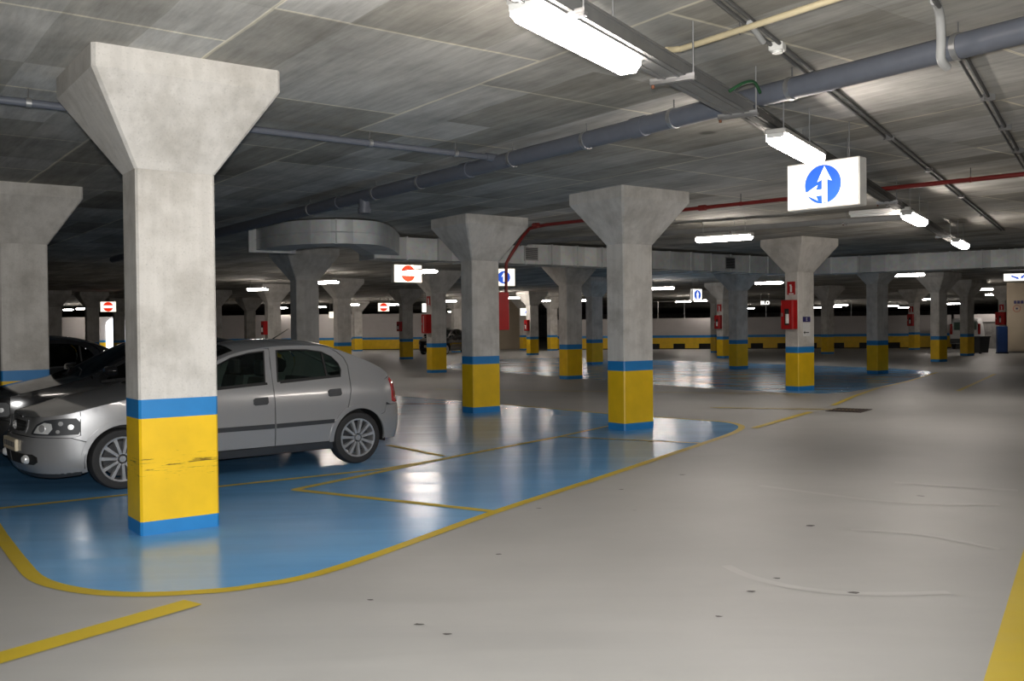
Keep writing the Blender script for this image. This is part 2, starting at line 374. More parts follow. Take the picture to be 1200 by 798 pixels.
w = MB(); w.box(0, 3.4, 0, 6, 0, CEIL, 'beige_wall'); structure(w.build('wall_stairwell', loc=(-1.9, 66.5, 0)), 'beige stairwell wall far behind the central pillars')
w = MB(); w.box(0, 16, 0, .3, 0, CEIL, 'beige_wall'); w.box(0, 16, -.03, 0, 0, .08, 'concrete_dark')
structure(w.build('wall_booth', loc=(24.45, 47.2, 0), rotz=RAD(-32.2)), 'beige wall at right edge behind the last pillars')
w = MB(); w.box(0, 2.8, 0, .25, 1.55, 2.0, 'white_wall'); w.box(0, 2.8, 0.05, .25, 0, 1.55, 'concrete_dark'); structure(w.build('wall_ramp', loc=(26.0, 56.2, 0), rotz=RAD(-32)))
# guard rail posts on the far wall
t = empty('guard_rail', (2.4, 63.8, 2.0), math.atan2(-6, 24.1), 'thin steel guard rail along the top of the low far wall', 'railing')
for k in range(9):
    p = MB(); p.tube([(5.6 + 1.7 * k, .1, 0), (5.6 + 1.7 * k, .1, 1.1)], .025, 'steel', 6); p.build('post', t)
p = MB(); p.tube([(5, .1, 1.1), (20, .1, 1.1)], .022, 'steel', 6); p.build('rail', t)
# daylight opening far left
w = MB()
arch = [(-.62, 0), (.62, 0), (.62, 2.0)] + [(.62 * math.cos(a), 2.0 + .5 * math.sin(a)) for a in [math.pi * k / 10 for k in range(1, 10)]] + [(-.62, 2.0)]
w.prism(arch, 0, .04, 'daylight', lambda a, b, c: (a, c, b)); w.box(1.05, 1.75, 0, .04, 0, 1.95, 'daylight')
structure(w.build('window_1', loc=(-28.9, 69.45, 0)), 'bright daylight opening at far left under the no entry sign')

# ------------------------------------------------------------------ pillars
HB, HY, HB0, HST, HCL = 1.0, .86, .102, 2.69, 3.29
SA, SB, CA, CB = .2917, .184, .667, .586
def oct_ring(a, b, z, ch=.016): return [(-a + ch, -b, z), (a - ch, -b, z), (a, -b + ch, z), (a, b - ch, z), (a - ch, b, z), (-a + ch, b, z), (-a, b - ch, z), (-a, -b + ch, z)]
def pillar_parts(root, yellow):
    m = MB()
    for z0, z1, mt in ((0, HB0, 'blue'), (HB0, HY, yellow), (HY, HB, 'blue')): m.loft([oct_ring(SA, SB, z0), oct_ring(SA, SB, z1)], mt)
    m.build('painted_base', root)
    m = MB(); m.loft([oct_ring(SA, SB, HB), oct_ring(SA, SB, HST)], 'concrete'); m.build('shaft', root)
    m = MB(); m.loft([oct_ring(SA + .004, SB + .004, HST, .02), oct_ring(CA, CB, HCL, .025), oct_ring(CA, CB, CEIL - .001, .025)], 'concrete'); m.build('capital', root)
PIL = [
 (-2.6025, 7.2915, 'big foreground concrete pillar with scuffed yellow base in front of the silver hatchback', 1),
 (1.734, 14.02, 'flared concrete pillar at the right tip of the near blue bay', 0),
 (-.5625, 17.11, 'concrete pillar on the blue floor with red hose cabinet and red pipe behind its edge', 0),
 (6.591, 21.88, 'concrete pillar with glazed red extinguisher cabinet and small navy sign', 0),
 (-6.62, 12.93, 'concrete pillar at the left edge rising behind the black car', 0),
 (1.70, 27.66, 'slim looking pillar standing just left of the central flared pillar under the duct', 0),
 (3.29, 38.07, 'small distant pillar glimpsed between two larger ones left of the central flared pillar', 0),
 (7.81, 32.95, 'pillar standing just left of the extinguisher pillar, tube light at its right shoulder', 0),
 (9.74, 43.90, 'pillar with red cabinet half hidden behind the pillar left of the extinguisher pillar', 0),
 (11.32, 52.88, 'dim far pillar against the low far wall beside the small round arrow sign', 0),
 (11.03, 28.83, 'pillar under the silver duct, next in line right of the extinguisher pillar', 0),
 (16.63, 37.22, 'wide capped pillar right of the tube light below the silver duct', 0),
 (20.86, 43.78, 'pillar standing in front of the white van', 0),
 (26.30, 51.0, 'pillar with red cabinet beside the navy ticket cabinet at the beige wall', 0),
 (23.0, 54.6, 'far pillar with red cabinet between the two pillars under the right duct', 0),
 (16.05, 48.58, 'far pillar at the low wall behind the gap right of the navy sign', 0),
 (-2.57, 32.52, 'pillar with red hose cabinet right of the large no entry sign', 0),
 (-5.25, 47.43, 'far pillar left of the red hose cabinet, dark parked car at its side', 0),
 (1.12, 52.10, 'far pillar with dark red cabinet in the gap right of the red pipe', 0),
 (2.61, 61.6, 'farthest pillar in the gap left of the slim pillar, touching the low far wall', 0),
 (.85, 63.6, 'tiny pillar beside the beige stairwell wall', 0),
 (-3.45, 59.56, 'far pillar seen just left of the pillar on the blue floor', 0),
 (-5.02, 23.18, 'pillar rising right behind the hatchback roof below the curved duct', 0),
 (-6.56, 37.00, 'pillar behind the hatchback rear window, exit sign at its left', 0),
 (-10.6, 65.5, 'far pillar touching the right side of the pillar behind the rear window', 0),
 (-10.24, 40.95, 'pillar with dark red cabinet seen above the hatchback front door', 0),
 (-15.9, 58.0, 'far shaded pillar above the front door left of the red cabinet pillar', 0),
 (-14.3, 46.0, 'dark pillar seen just right of the big foreground pillar over the car', 0),
 (-21.4, 44.7, 'dark pillar just right of the left edge pillar above the black cars', 0),
 (-20.6, 46.9, 'dark pillar left of the bright daylight opening', 0),
 (-23.2, 56.4, 'dark pillar against the bright daylight opening', 0),
]
pillars = []
for i, (x, y, lab, big) in enumerate(PIL):
    r = empty('concrete_pillar', (x, y, 0), AX, lab, 'pillar', 'concrete pillars of the car park')
    if i < 2: pillar_parts(r, 'yellow_scuffed' if big else 'yellow')
    else:
        for ch in list(pillars[1].children):
            cc = ch.copy(); COL.objects.link(cc); cc.parent = r
    pillars.append(r)
def on_pillar(i, lx, ly, z):      # a point in the frame of pillar i
    x, y = PIL[i][0], PIL[i][1]
    return (x + lx * RX - ly * RY, y + lx * RY + ly * RX, z)

# ------------------------------------------------------------------ fire equipment on the pillars
def ext_cabinet(i, z, w, h, d, label, window=True, hose=False, dx=0.0):
    # mounted on the face of the pillar that looks along -x of its frame
    r = empty('hose_cabinet' if hose else 'extinguisher_cabinet', on_pillar(i, -SA, dx, z), AX, label, 'fire cabinet', 'red fire cabinets on the pillars')
    b = MB(); b.box(-d, 0, -w / 2, w / 2, -h / 2, h / 2, 'red_box', .012); b.build('box', r)
    b = MB(); b.box(-d - .012, -d, -w / 2 + .02, w / 2 - .02, -h / 2 + .02, h / 2 - .02, 'red_box', .006); dr = b.build('door', r)
    if window:
        b = MB(); b.box(-d - .018, -d - .012, -.07, .05, -h * .36, h * .2, 'black', .003); b.build('window', dr)['label'] = 'dark glazed window with the extinguisher behind'
        b = MB(); b.tube([(-d - .02, -.03, -h * .30), (-d - .02, -.03, h * .02)], .04, 'paper', 8); b.tube([(-d - .02, -.03, h * .02), (-d - .02, -.03, h * .12)], .015, 'black', 6); b.build('lettering_strip', dr)['label'] = 'pale vertical strip in the window'
    if hose:
        b = MB(); b.box(-d - .02, -d - .012, -.012, .012, -h * .42, h * .42, 'paper'); b.build('stripe', dr)['label'] = 'pale vertical stripe'
    b = MB(); b.box(-d - .03, -d - .01, w / 2 - .07, w / 2 - .045, -.04, .04, 'steel'); b.build('latch', dr)
    return r
ext_cabinet(3, 1.73, .34, .66, .17, 'red extinguisher cabinet with dark window below a small red pictogram sign')
ext_cabinet(16, 1.66, .34, .64, .20, 'bright red hose cabinet with pale stripe behind the large no entry sign', False, True)
ext_cabinet(17, 1.62, .30, .48, .16, 'small dark red cabinet on the far pillar beside the dark parked car')
ext_cabinet(18, 1.62, .30, .60, .17, 'dark red cabinet in the gap right of the red pipe')
ext_cabinet(8, 1.66, .32, .62, .18, 'dark red cabinet on the pillar half hidden left of the extinguisher pillar')
ext_cabinet(14, 1.70, .34, .68, .18, 'red cabinet on the far pillar between two pillars under the duct')
ext_cabinet(13, 1.72, .50, .68, .20, 'red cabinet beside the navy ticket cabinet at the right')
ext_cabinet(25, 1.60, .32, .58, .18, 'dark red cabinet seen above the hatchback front door')
# tall cabinet on the hidden side of the pillar on the blue floor
r = empty('hose_cabinet', on_pillar(2, SA, .02, 1.80), AX, 'tall red hose cabinet at the right edge of the pillar on the blue floor', 'fire cabinet', 'red fire cabinets on the pillars')
b = MB(); b.box(0, .25, -.16, .16, -.34, .34, 'red_box', .012); b.build('box', r)
b = MB(); b.box(.25, .262, -.14, .14, -.32, .32, 'red_box', .005); b.build('door', r)
def picto(i, z, label, s=1.0):
    r = empty('fire_sign', on_pillar(i, -SA - .002, 0, z), AX, label, 'sign', 'small red fire signs on the pillars')
    b = MB(); b.box(-.008, 0, -.11 * s, .11 * s, -.15 * s, .15 * s, 'red_box'); b.build('plate', r)
    b = MB(); b.box(-.012, -.008, -.025 * s, .025 * s, -.09 * s, .05 * s, 'paper'); b.box(-.012, -.008, -.012 * s, .04 * s, .05 * s, .085 * s, 'paper'); b.build('extinguisher_symbol', r)['label'] = 'white extinguisher symbol'
    b = MB(); b.box(-.012, -.008, -.07 * s, .06 * s, -.14 * s, -.115 * s, 'paper'); b.build('caption_strip', r)
picto(3, 2.33, 'small red sign with white extinguisher symbol above the glazed red cabinet')
picto(8, 2.30, 'small red sign above the cabinet on the half hidden pillar', 1.15)
picto(14, 2.30, 'small red sign above the cabinet on the far pillar under the right duct', 1.15)
picto(16, 2.43, 'small red sign above the hose cabinet with the pale stripe', 1.1)
picto(13, 2.30, 'small red sign above the cabinet at the beige wall', 1.1)
# notices on the extinguisher pillar
def face_front(i, lx, z): return on_pillar(i, lx, -SB - .001, z)
r = empty('notice_sign', face_front(3, .0, 1.62), AX, 'small navy sign with white letter on the extinguisher pillar', 'sign')
b = MB(); b.box(-.13, .13, -.01, 0, -.06, .06, 'navy'); b.build('plate', r)
NOTICE = r
r = empty('paper_notice', face_front(3, .0, 1.39), AX, 'white paper notice with left arrow under the navy sign', 'notice')
b = MB(); b.box(-.13, .13, -.004, 0, -.15, .15, 'paper'); b.build('sheet', r)
b = MB(); b.prism([(-.11, -.07), (-.06, -.03), (-.06, -.06), (.09, -.06), (.09, -.08), (-.06, -.08), (-.06, -.11)], -.006, -.004, 'black', lambda a, c2, d: (a, d, c2)); b.build('arrow', r)['label'] = 'thin black arrow'

def text_mesh(name, body, size, extrude, mat, parent, loc, offset=0.0):
    cu = bpy.data.curves.new(name, 'FONT'); cu.body = body; cu.size = size; cu.extrude = extrude; cu.offset = offset; cu.align_x = 'CENTER'; cu.align_y = 'CENTER'
    t = bpy.data.objects.new(name, cu); COL.objects.link(t); bpy.context.view_layer.update()
    me = bpy.data.meshes.new_from_object(t.evaluated_get(bpy.context.evaluated_depsgraph_get())); bpy.data.objects.remove(t); bpy.data.curves.remove(cu)
    me.materials.clear(); me.materials.append(M[mat]); me.name = name
    o = bpy.data.objects.new(name, me); COL.objects.link(o); o.parent = parent; o.location = loc; o.rotation_euler = (RAD(90), 0, 0); return o
text_mesh('letter', 'E', .11, .001, 'paper', NOTICE, (0, -.0115, 0))['label'] = 'white letter E'

# ------------------------------------------------------------------ lamps
def lamp(x, y, zbot, rz, label, group, length=1.27, rods=True, lit=True):
    r = empty('fluorescent_light' , (x, y, zbot), rz, label, 'ceiling light', group)
    h = length / 2
    def sec(x, s=1.0): return [(x, -.05 * s, -.02), (x, .05 * s, -.02), (x, .084 * s, .02), (x, .084 * s, .065), (x, -.084 * s, .065), (x, -.084 * s, .02)]
    b = MB(); b.loft([[(q[0], q[1] * .7, .02 + q[2] * .6) for q in sec(-h)], sec(-h + .035), sec(h - .035), [(q[0], q[1] * .7, .02 + q[2] * .6) for q in sec(h)]], 'tube' if lit else 'paper'); b.build('diffuser', r)
    b = MB(); b.box(-h - .01, h + .01, -.088, .088, .065, .105, 'fix_grey', .012); hs = b.build('housing', r)
    for sx in (-1, 1):
        b = MB(); b.box(min(sx * (h + .01), sx * (h - .03)), max(sx * (h + .01), sx * (h - .03)), -.07, .07, .03, .066, 'clear_cap', .005); b.build('end_clip', r)
    if rods:
        for sx in (-.4, .4):
            b = MB(); b.tube([(sx, 0, .10), (sx, 0, CEIL - zbot)], .006, 'steel', 6); b.box(sx - .015, sx + .015, -.03, .03, .105, .115, 'steel'); b.build('hanger_rod', r)
    return r
GT = 'tube lights along the cable tray'
lamp(.40, 5.30, 3.05, LANE, 'nearest bright tube light at the top of the picture beside the cable tray', GT)
lamp(2.48, 8.27, 2.98, LANE, 'tube light just above the left end of the arrow sign', GT)
lamp(5.87, 13.9, 2.98, LANE, 'third tube light along the tray, right of the arrow sign', GT)
lamp(8.65, 18.4, 2.98, LANE, 'small tube light near the silver duct at the tray end', GT)
PERP = RAD(-32.2)
GP = 'tube lights hung across the bays'
lp0 = lamp(3.91, 17.56, 3.07, PERP, 'long tube light right of the central flared pillar', GP, 1.06)
FAR = [
 (13.05, 31.51, 'tube light below the silver duct between two right pillars'), (9.79, 36.33, 'tube light at the left shoulder of the extinguisher pillar'), (6.37, 40.37, 'tube light touching the right edge of the central flared pillar'),
 (11.2, 62.4, 'far tube light left below the small round arrow sign'), (12.16, 60.75, 'far tube light right below the small round arrow sign'), (27.6, 63.5, 'far tube light right of the wide capped pillar'),
 (36.5, 78.9, 'far lamp left of the pillar by the white van'), (22.42, 45.68, 'lamp above the white van'), (27.5, 54.3, 'tiny lamp above the red cabinet at the beige wall'),
 (27.6, 80.0, 'far lamp just right of the navy sign, highest of its cluster'), (29.5, 87.0, 'far lamp just right of the navy sign, lowest of its cluster'), (29.0, 90.0, 'far lamp touching the right edge of the extinguisher pillar'),
 (34.48, 86.51, 'far lamp just right of the pillar under the duct'), (39.0, 95.0, 'faint far lamp left of the far pillar with red cabinet'), (22.5, 90.7, 'far lamp over the low wall right of the half hidden pillar'),
 (1.85, 57.5, 'far tube light left of the slim pillar'), (4.3, 57.6, 'far tube light in the gap right of the slim pillar'), (-3.69, 56.22, 'upper far tube light right of the hose cabinet pillar'),
 (-5.57, 90.86, 'lower far tube light right of the hose cabinet pillar'), (-2.52, 26.82, 'tube light half hidden behind the large no entry sign'), (-.04, 51.19, 'tiny lamp right of the tall red hose cabinet'),
 (-7.68, 62.45, 'far tube light right of the small far no entry sign'), (-6.25, 32.28, 'tube light right of the pillar behind the hatchback roof'), (-16.6, 69.0, 'far lamp left of the pillar behind the hatchback roof'),
 (-13.4, 67.0, 'tiny lamp left of the exit sign'), (-10.3, 62.0, 'tiny lamp right of the pillar behind the rear window'), (-9.89, 37.25, 'tube light above the hatchback front door'),
 (-31.4, 67.7, 'far tube light above the black cars right of the left pillar'), (-29.3, 65.1, 'tiny lamp beside the far left tube light'),
]
for x, y, lab in FAR: copy_tree(lp0, (x, y, 3.07), PERP, lab)
# the unlit fitting beside the third tube light
r = empty('unlit_tube_fitting', (5.30, 13.75, 3.06), PERP, 'unlit pale tube fitting left of the third tube light', 'ceiling light')
b = MB(); b.box(-.42, .42, -.05, .05, .03, .09, 'white', .012); b.build('housing', r)
b = MB(); b.tube([(-.4, 0, .015), (.4, 0, .015)], .02, 'paper', 8); b.build('tube', r)
b = MB(); b.tube([(.1, 0, .08), (.1, 0, CEIL - 3.06)], .008, 'steel', 6); b.build('hanger_rod', r)

# ------------------------------------------------------------------ lit hanging signs
def disc(mb, r, y, mat, cx=0, cz=0, n=40, t=.004):
    mb.prism([(cx + r * math.cos(2 * math.pi * k / n), cz + r * math.sin(2 * math.pi * k / n)) for k in range(n)], y - t, y, mat, lambda a, b, c: (a, c, b))
def flat(mb, poly, y, mat, t=.003): mb.prism(poly, y - t, y, mat, lambda a, b, c: (a, c, b))
def sign(x, y, z, w, h, rz, label, face, draw, group='lit hanging signs', t=.16, rods=True):
    r = empty('hanging_sign', (x, y, z), rz, label, 'lit sign', group)
    b = MB(); b.box(-w / 2, w / 2, -t / 2, t / 2, -h / 2, h / 2, 'white', .01); b.build('housing', r)
    b = MB(); b.box(-w / 2 + .012, w / 2 - .012, -t / 2 - .006, -t / 2 + .002, -h / 2 + .012, h / 2 - .012, face); b.build('face_panel', r)
    draw(r, -t / 2 - .006, w, h)
    if rods:
        for sx in (-w * .32, w * .32):
            b = MB(); b.tube([(sx, 0, h / 2 - .01), (sx, 0, CEIL - z)], .007, 'steel', 6); b.build('hanger_rod', r)
    return r
def arrow(cx, cz, L, W, hw, hl, ang):
    p = [(0, -W / 2), (L - hl, -W / 2), (L - hl - .02, -hw / 2), (L, 0), (L - hl - .02, hw / 2), (L - hl, W / 2), (0, W / 2)]
    ca, sa = math.cos(ang), math.sin(ang)
    return [(cx + a * ca - b2 * sa, cz + a * sa + b2 * ca) for a, b2 in p]
def d_fork(r, y, w, h):
    b = MB(); disc(b, .187, y, 's_blue', .01, 0, 56); b.build('blue_disc', r)
    b = MB(); flat(b, arrow(.03, -.178, .352, .053, .15, .128, math.pi / 2), y - .004, 's_white'); b.build('up_arrow', r)['label'] = 'white arrow pointing up'
    b = MB(); flat(b, arrow(.006, -.078, .187, .057, .15, .12, math.pi), y - .004, 's_white'); b.build('left_arrow', r)['label'] = 'white arrow branching left'
def d_noentry(r, y, w, h):
    R_ = h * .46
    b = MB(); disc(b, R_, y, 's_red', 0, 0, 48); b.build('red_disc', r)
    b = MB(); b.box(-R_ * .98, R_ * .98, y - .008, y - .004, -R_ * .27, R_ * .27, 's_white'); b.build('white_bar', r)
def d_up(r, y, w, h):
    b = MB(); disc(b, h * .36, y, 's_blue', 0, 0, 40); b.build('blue_disc', r)
    b = MB(); flat(b, arrow(0, -h * .26, h * .54, h * .10, h * .3, h * .22, math.pi / 2), y - .004, 's_white'); b.build('up_arrow', r)
def d_ring(r, y, w, h):
    b = MB(); disc(b, h * .40, y, 's_blue', 0, 0, 40); b.build('blue_disc', r)
    b = MB(); flat(b, arrow(0, -h * .36, h * .68, h * .20, h * .36, h * .3, math.pi / 2), y - .004, 's_white'); b.build('up_arrow', r)
def d_side(r, y, w, h):
    b = MB(); flat(b, arrow(-.24, .05, .3, .06, .13, .1, RAD(-22)), y, 's_blue'); b.build('right_arrow', r)
    b = MB(); flat(b, arrow(.24, .11, .24, .06, .14, .1, RAD(-135)), y, 's_blue'); b.build('down_arrow', r)
def d_exit(r, y, w, h):
    b = MB(); flat(b, [(-.03, -.06), (-.03, -.13), (.06, -.095)], y, 's_red'); flat(b, [(-.05, .12), (.05, .12), (0, .04)], y, 's_red'); b.build('pictogram', r)
def d_curve(r, y, w, h):
    b = MB(); flat(b, arrow(w * .02, -h * .25, h * .55, .06, .16, .13, RAD(62)), y, 's_blue'); b.build('arrow', r)
sign(3.10, 9.4, 2.866, .755, .46, RAD(-45), 'large lit sign with white ahead and left arrows on blue disc', 'face', d_fork)
sign(-3.02, 27.6, 3.09, .92, .51, AX, 'large lit no entry sign right of the curved duct', 'face_hot', d_noentry)
sign(-.22, 27.0, 2.92, .64, .50, RAD(8), 'lit blue up arrow sign crossed by the red pipe', 'face_hot', d_up)
sign(7.72, 40, 2.79, .55, .50, AX, 'small lit square sign with blue disc and white up arrow', 'face_pale', d_ring)
sign(-7.50, 56, 2.78, .66, .50, RAD(5), 'small far no entry sign left of the large no entry sign and below it', 'face_hot', d_noentry)
sign(-19.4, 46, 2.71, .72, .50, RAD(10), 'small no entry sign at far left above the daylight opening', 'face_hot', d_noentry)
sign(-4.46, 50.5, 2.6, .56, .48, RAD(5), 'far white arrow sign half hidden by the hose cabinet pillar', 'face_pale', d_curve)
sign(.78, 58, 2.45, .55, .46, RAD(5), 'far white arrow sign half hidden by the far cabinet pillar', 'face_pale', d_curve)
sign(-11.7, 62, 2.45, .32, .42, RAD(10), 'tiny lit exit sign left of the pillar behind the rear window', 'face_hot', d_exit)
sign(19.08, 36, 3.2, 1.0, .29, RAD(-20), 'flat lit sign with blue arrows at the right edge', 'face_pale', d_side)
r = empty('lit_letters', (15.85, 59.8, 2.98), 0, 'small glowing white lettering left of the extinguisher pillar', 'lit sign')
text_mesh('letters', 'BLO', .30, .03, 'face_pale', r, (0, -.05, -.1), .01)
b = MB(); b.box(-.36, .36, 0, .06, -.29, -.255, 'plastic'); b.build('bar', r)
b = MB(); b.tube([(-.25, .03, -.26), (-.25, .03, CEIL - 2.98)], .01, 'steel', 6); b.tube([(.25, .03, -.26), (.25, .03, CEIL - 2.98)], .01, 'steel', 6); b.build('hanger_rods', r)
# painted marks on the beige wall
r = empty('wall_lettering', (24.74, 46.965, 2.42), RAD(-32.2), 'dark painted lettering and round red emblem on the beige wall', 'painted sign')
b = MB()
for k in range(6): b.box(-.05 + k * .15, .06 + k * .15, -.012, 0, .0, .15, 'navy')
b.build('lettering', r)
b = MB(); b.revolve([(.15, -.012), (.17, -.012), (.17, 0), (.15, 0)], 'red_box', 24, (.08, 0, -.24), 'y', True); b.box(.04, .12, -.01, 0, -.28, -.2, 'navy'); b.build('emblem', r)

# ------------------------------------------------------------------ ducts
def duct(name, a, b2, z0, z1, label, grilles=(), back=.62, step=.75):
    A = Vector(a); B = Vector(b2); L = (B - A).length; rz = math.atan2(B.y - A.y, B.x - A.x)
    r = empty(name, (A.x, A.y, 0), rz, label, 'air duct')
    n = max(1, round(L / step)); m = MB()
    for k in range(n):
        x0, x1 = L * k / n, L * (k + 1) / n; zc = (z0 + z1) / 2; xc = (x0 + x1) / 2; bb = .012 * random.uniform(.3, 1.6)
        vs = [(x0, 0, z0), (x1, 0, z0), (x1, 0, z1), (x0, 0, z1), (xc, -bb, zc), (x0, back, z0), (x1, back, z0), (x1, back, z1), (x0, back, z1)]
        m.add(vs, [[0, 1, 4], [1, 2, 4], [2, 3, 4], [3, 0, 4], [0, 5, 6, 1], [3, 2, 7, 8], [5, 8, 7, 6], [0, 3, 8, 5], [1, 6, 7, 2]], 'duct')
    m.build('duct_body', r, fix=False)
    m = MB()
    for k in range(n + 1):
        x = L * k / n; m.box(x - .012, x + .012, -.022, back + .02, z0 - .02, z1 + .02, 'duct')
    m.build('joint_flange', r)['kind'] = 'stuff'
    for gx in grilles:
        m = MB(); m.box(gx - .19, gx + .19, -.035, -.005, z0 + .07, z1 - .07, 'steel'); g = m.build('grille', r)
        m = MB()
        for q in range(8):
            zz = z0 + .10 + q * (z1 - z0 - .2) / 7.5
            m.box(gx - .165, gx + .165, -.045, -.034, zz, zz + (z1 - z0) * .05, 'plastic')
        m.build('louvres', g)['label'] = 'dark louvres'
    for k in range(0, n, 3):
        m = MB(); m.tube([(L * (k + .5) / n, back / 2, z1), (L * (k + .5) / n, back / 2, CEIL)], .008, 'steel', 6); m.build('hanger_rod', r)
    return r
duct('air_duct', (8.35, 27.32), (20.0, 19.9), 2.93, 3.38, 'silver galvanised duct crossing the right side above the pillars')
duct('air_duct', (-2.75, 19.22), (8.32, 27.3), 2.93, 3.38, 'dim galvanised duct with grilles running behind the central pillars', (3.95, 10.6))
r = empty('curved_duct', (-3.5, 17.2, 0), 0, 'curved galvanised duct elbow above the silver hatchback', 'air duct')
outer = crom([(-2.28, 19.62), (-2.24, 18.2), (-2.36, 17.15), (-2.8, 16.72), (-3.3, 16.66), (-3.9, 16.90), (-4.4, 17.33), (-4.78, 17.92)], 8)
inner = crom([(-4.25, 18.25), (-3.95, 17.8), (-3.6, 17.45), (-3.3, 17.3), (-3.05, 17.4), (-2.97, 17.75), (-3.05, 19.7)], 8)
z0, zm, z1 = 3.0, 3.2, 3.42
m = MB(); no = len(outer)
loc = lambda p, z: (p[0] + 3.5, p[1] - 17.2, z)
pl = outer + inner
m.loft([[loc(p, z0) for p in pl], [loc(p, zm) for p in pl], [loc(p, z1) for p in pl]], 'duct'); m.build('elbow_body', r, True)
m = MB(); m.tube([loc(p, zm) for p in [(p[0], p[1] - .004) for p in outer[8:]]], .012, 'duct', 6); m.build('seam', r, True)
m = MB(); m.box(-.45, .45, -.03, .03, z0 - .04, z1 + .02, 'duct'); m.build('end_flange', r, loc=(-1.02, .89, 0), rotz=RAD(32))
m = MB(); m.tube([loc(outer[28], z0 - .01), loc(outer[28], z1 + .01)], .012, 'duct', 6); m.build('joint', r)
m = MB(); m.tube([(.3, .0, z1), (.3, .0, CEIL)], .01, 'steel', 6); m.build('hanger_rod', r)

# ------------------------------------------------------------------ pipes, trays and conduits under the ceiling
def clamp(root, p, d, rad, ceil_z, name='pipe_clamp'):
    d = Vector(d).normalized(); P = Vector(p); m = MB()
    m.tube([tuple(P - d * .02), tuple(P + d * .02)], rad + .008, 'steel', 16)
    m.tube([tuple(P + Vector((0, 0, rad))), (P.x, P.y, ceil_z)], .006, 'dark_conduit', 6); m.build(name, root, True)
LX, LY = -RY, RX
zp = 3.29
pp = lambda t, z=zp: (3.0 + LX * t, 5.58 + LY * t, z)
k_ = (zp - 1.5) / 1.7
P0 = Vector((3.0 * k_, 5.58 * k_, zp)); pv = lambda t: tuple(P0 + Vector((LX, LY, 0)) * t)
r = empty('drain_pipe', (0, 0, 0), 0, 'large dark grey drain pipe crossing the whole ceiling', 'pipe')
m = MB(); m.tube([pv(-4), pv(22)], .082, 'pvc', 20); m.build('pipe', r, True)
for t in (-2.6, -1.0, 3.3, 6.1, 9.4):
    m = MB(); m.tube([pv(t), pv(t + .16)], .092, 'pvc', 20); m.build('socket', r, True)
for t in (-1.9, .42, 1.72, 2.95, 4.1, 5.3, 7.2, 8.35, 10.4): clamp(r, pv(t), (LX, LY, 0), .082, CEIL)
q = Vector(pv(8.68)); m = MB(); m.tube([tuple(q), tuple(q - Vector((0, 0, .17)))], .075, 'pvc', 16); m.tube([tuple(q - Vector((0, 0, .16))), tuple(q - Vector((0, 0, .23)))], .088, 'pvc', 16); m.build('cleaning_cap', r, True)
# branch
tb = 5.57
r = empty('branch_pipe', (0, 0, 0), 0, 'thin grey pipe joining the drain pipe from behind the foreground pillar', 'pipe')
zb = 3.335; B0 = Vector(pv(tb)); B0.z = zb
bv = lambda s: tuple(B0 - Vector((RX, RY, 0)) * s)
m = MB(); m.tube([bv(.05), bv(9.5)], .033, 'pvc', 12); m.build('pipe', r, True)
for s in (.55, 1.55, 2.9, 4.6, 6.2): clamp(r, bv(s), (RX, RY, 0), .033, CEIL)
m = MB(); m.tube([bv(.02), bv(.16)], .045, 'pvc', 12); m.build('joint_collar', r, True)
# red fire pipe
r = empty('fire_pipe', (0, 0, 0), 0, 'red fire main crossing behind the arrow sign and dropping at the blue floor pillar', 'pipe')
rp = [(9.0, 9.15, 3.30), (6.24, 11.63, 3.30), (2.67, 14.85, 3.30), (.62, 16.78, 3.30), (.34, 17.18, 3.28), (.22, 17.34, 3.16), (-.01, 17.47, 2.82), (-.09, 17.46, 2.68), (-.10, 17.45, 2.12)]
m = MB(); m.tube(rp, .03, 'red_pipe', 10); m.build('pipe', r, True)
dv = Vector((6.24 - 2.67, 11.63 - 14.85, 0)).normalized()
for s in (-1.9, -.5, 1.0, 2.6, 4.2, 5.6):
    p = Vector((2.67, 14.85, 3.30)) + dv * s; m = MB(); m.tube([tuple(p - dv * .015), tuple(p + dv * .015)], .036, 'red_pipe', 10); m.tube([tuple(p), (p.x, p.y, CEIL)], .006, 'dark_conduit', 6); m.build('pipe_clamp', r, True)
for s in (.35, -3.0):
    p = Vector((2.67, 14.85, 3.30)) + dv * s; m = MB(); m.tube([tuple(p - dv * .06), tuple(p + dv * .06)], .045, 'red_pipe', 10); m.build('coupling', r, True)
# cable trays
def tray(p0, p1, zb, w, h, label, brackets, name='cable_tray', mt='tray'):
    A = Vector(p0); B = Vector(p1); L = (B - A).length; rz = math.atan2(B.y - A.y, B.x - A.x)
    r = empty(name, (A.x, A.y, zb), rz, label, 'cable tray')
    m = MB(); t = .004
    m.box(0, L, -w / 2, w / 2, 0, t, mt); m.box(0, L, -w / 2, -w / 2 + t, 0, h, mt); m.box(0, L, w / 2 - t, w / 2, 0, h, mt)
    for q in (-.25, .25): m.box(0, L, q * w - .008, q * w + .008, -.008, 0, mt)
    m.box(0, L, -w / 2 - .012, -w / 2, h - .014, h, mt); m.box(0, L, w / 2, w / 2 + .012, h - .014, h, mt); m.build('channel', r)
    m = MB()
    for q in (-.3, -.05, .2): m.tube([(.02, q * w, .025), (L - .02, q * w, .025)], .018, 'dark_conduit', 6)
    m.build('cable', r)
    for x in brackets:
        m = MB(); m.box(x - .018, x + .018, -w / 2 - .06, w / 2 + .06, -.03, -.008, 'steel'); m.box(x - .018, x - .014, -w / 2 - .06, w / 2 + .06, -.03, .01, 'steel')
        m.tube([(x, -w / 2 - .045, -.035), (x, -w / 2 - .045, CEIL - zb)], .006, 'steel', 6); m.tube([(x, w / 2 + .045, -.05), (x, w / 2 + .045, .0)], .011, 'rust', 6); m.build('hanger_bracket', r)
    return r
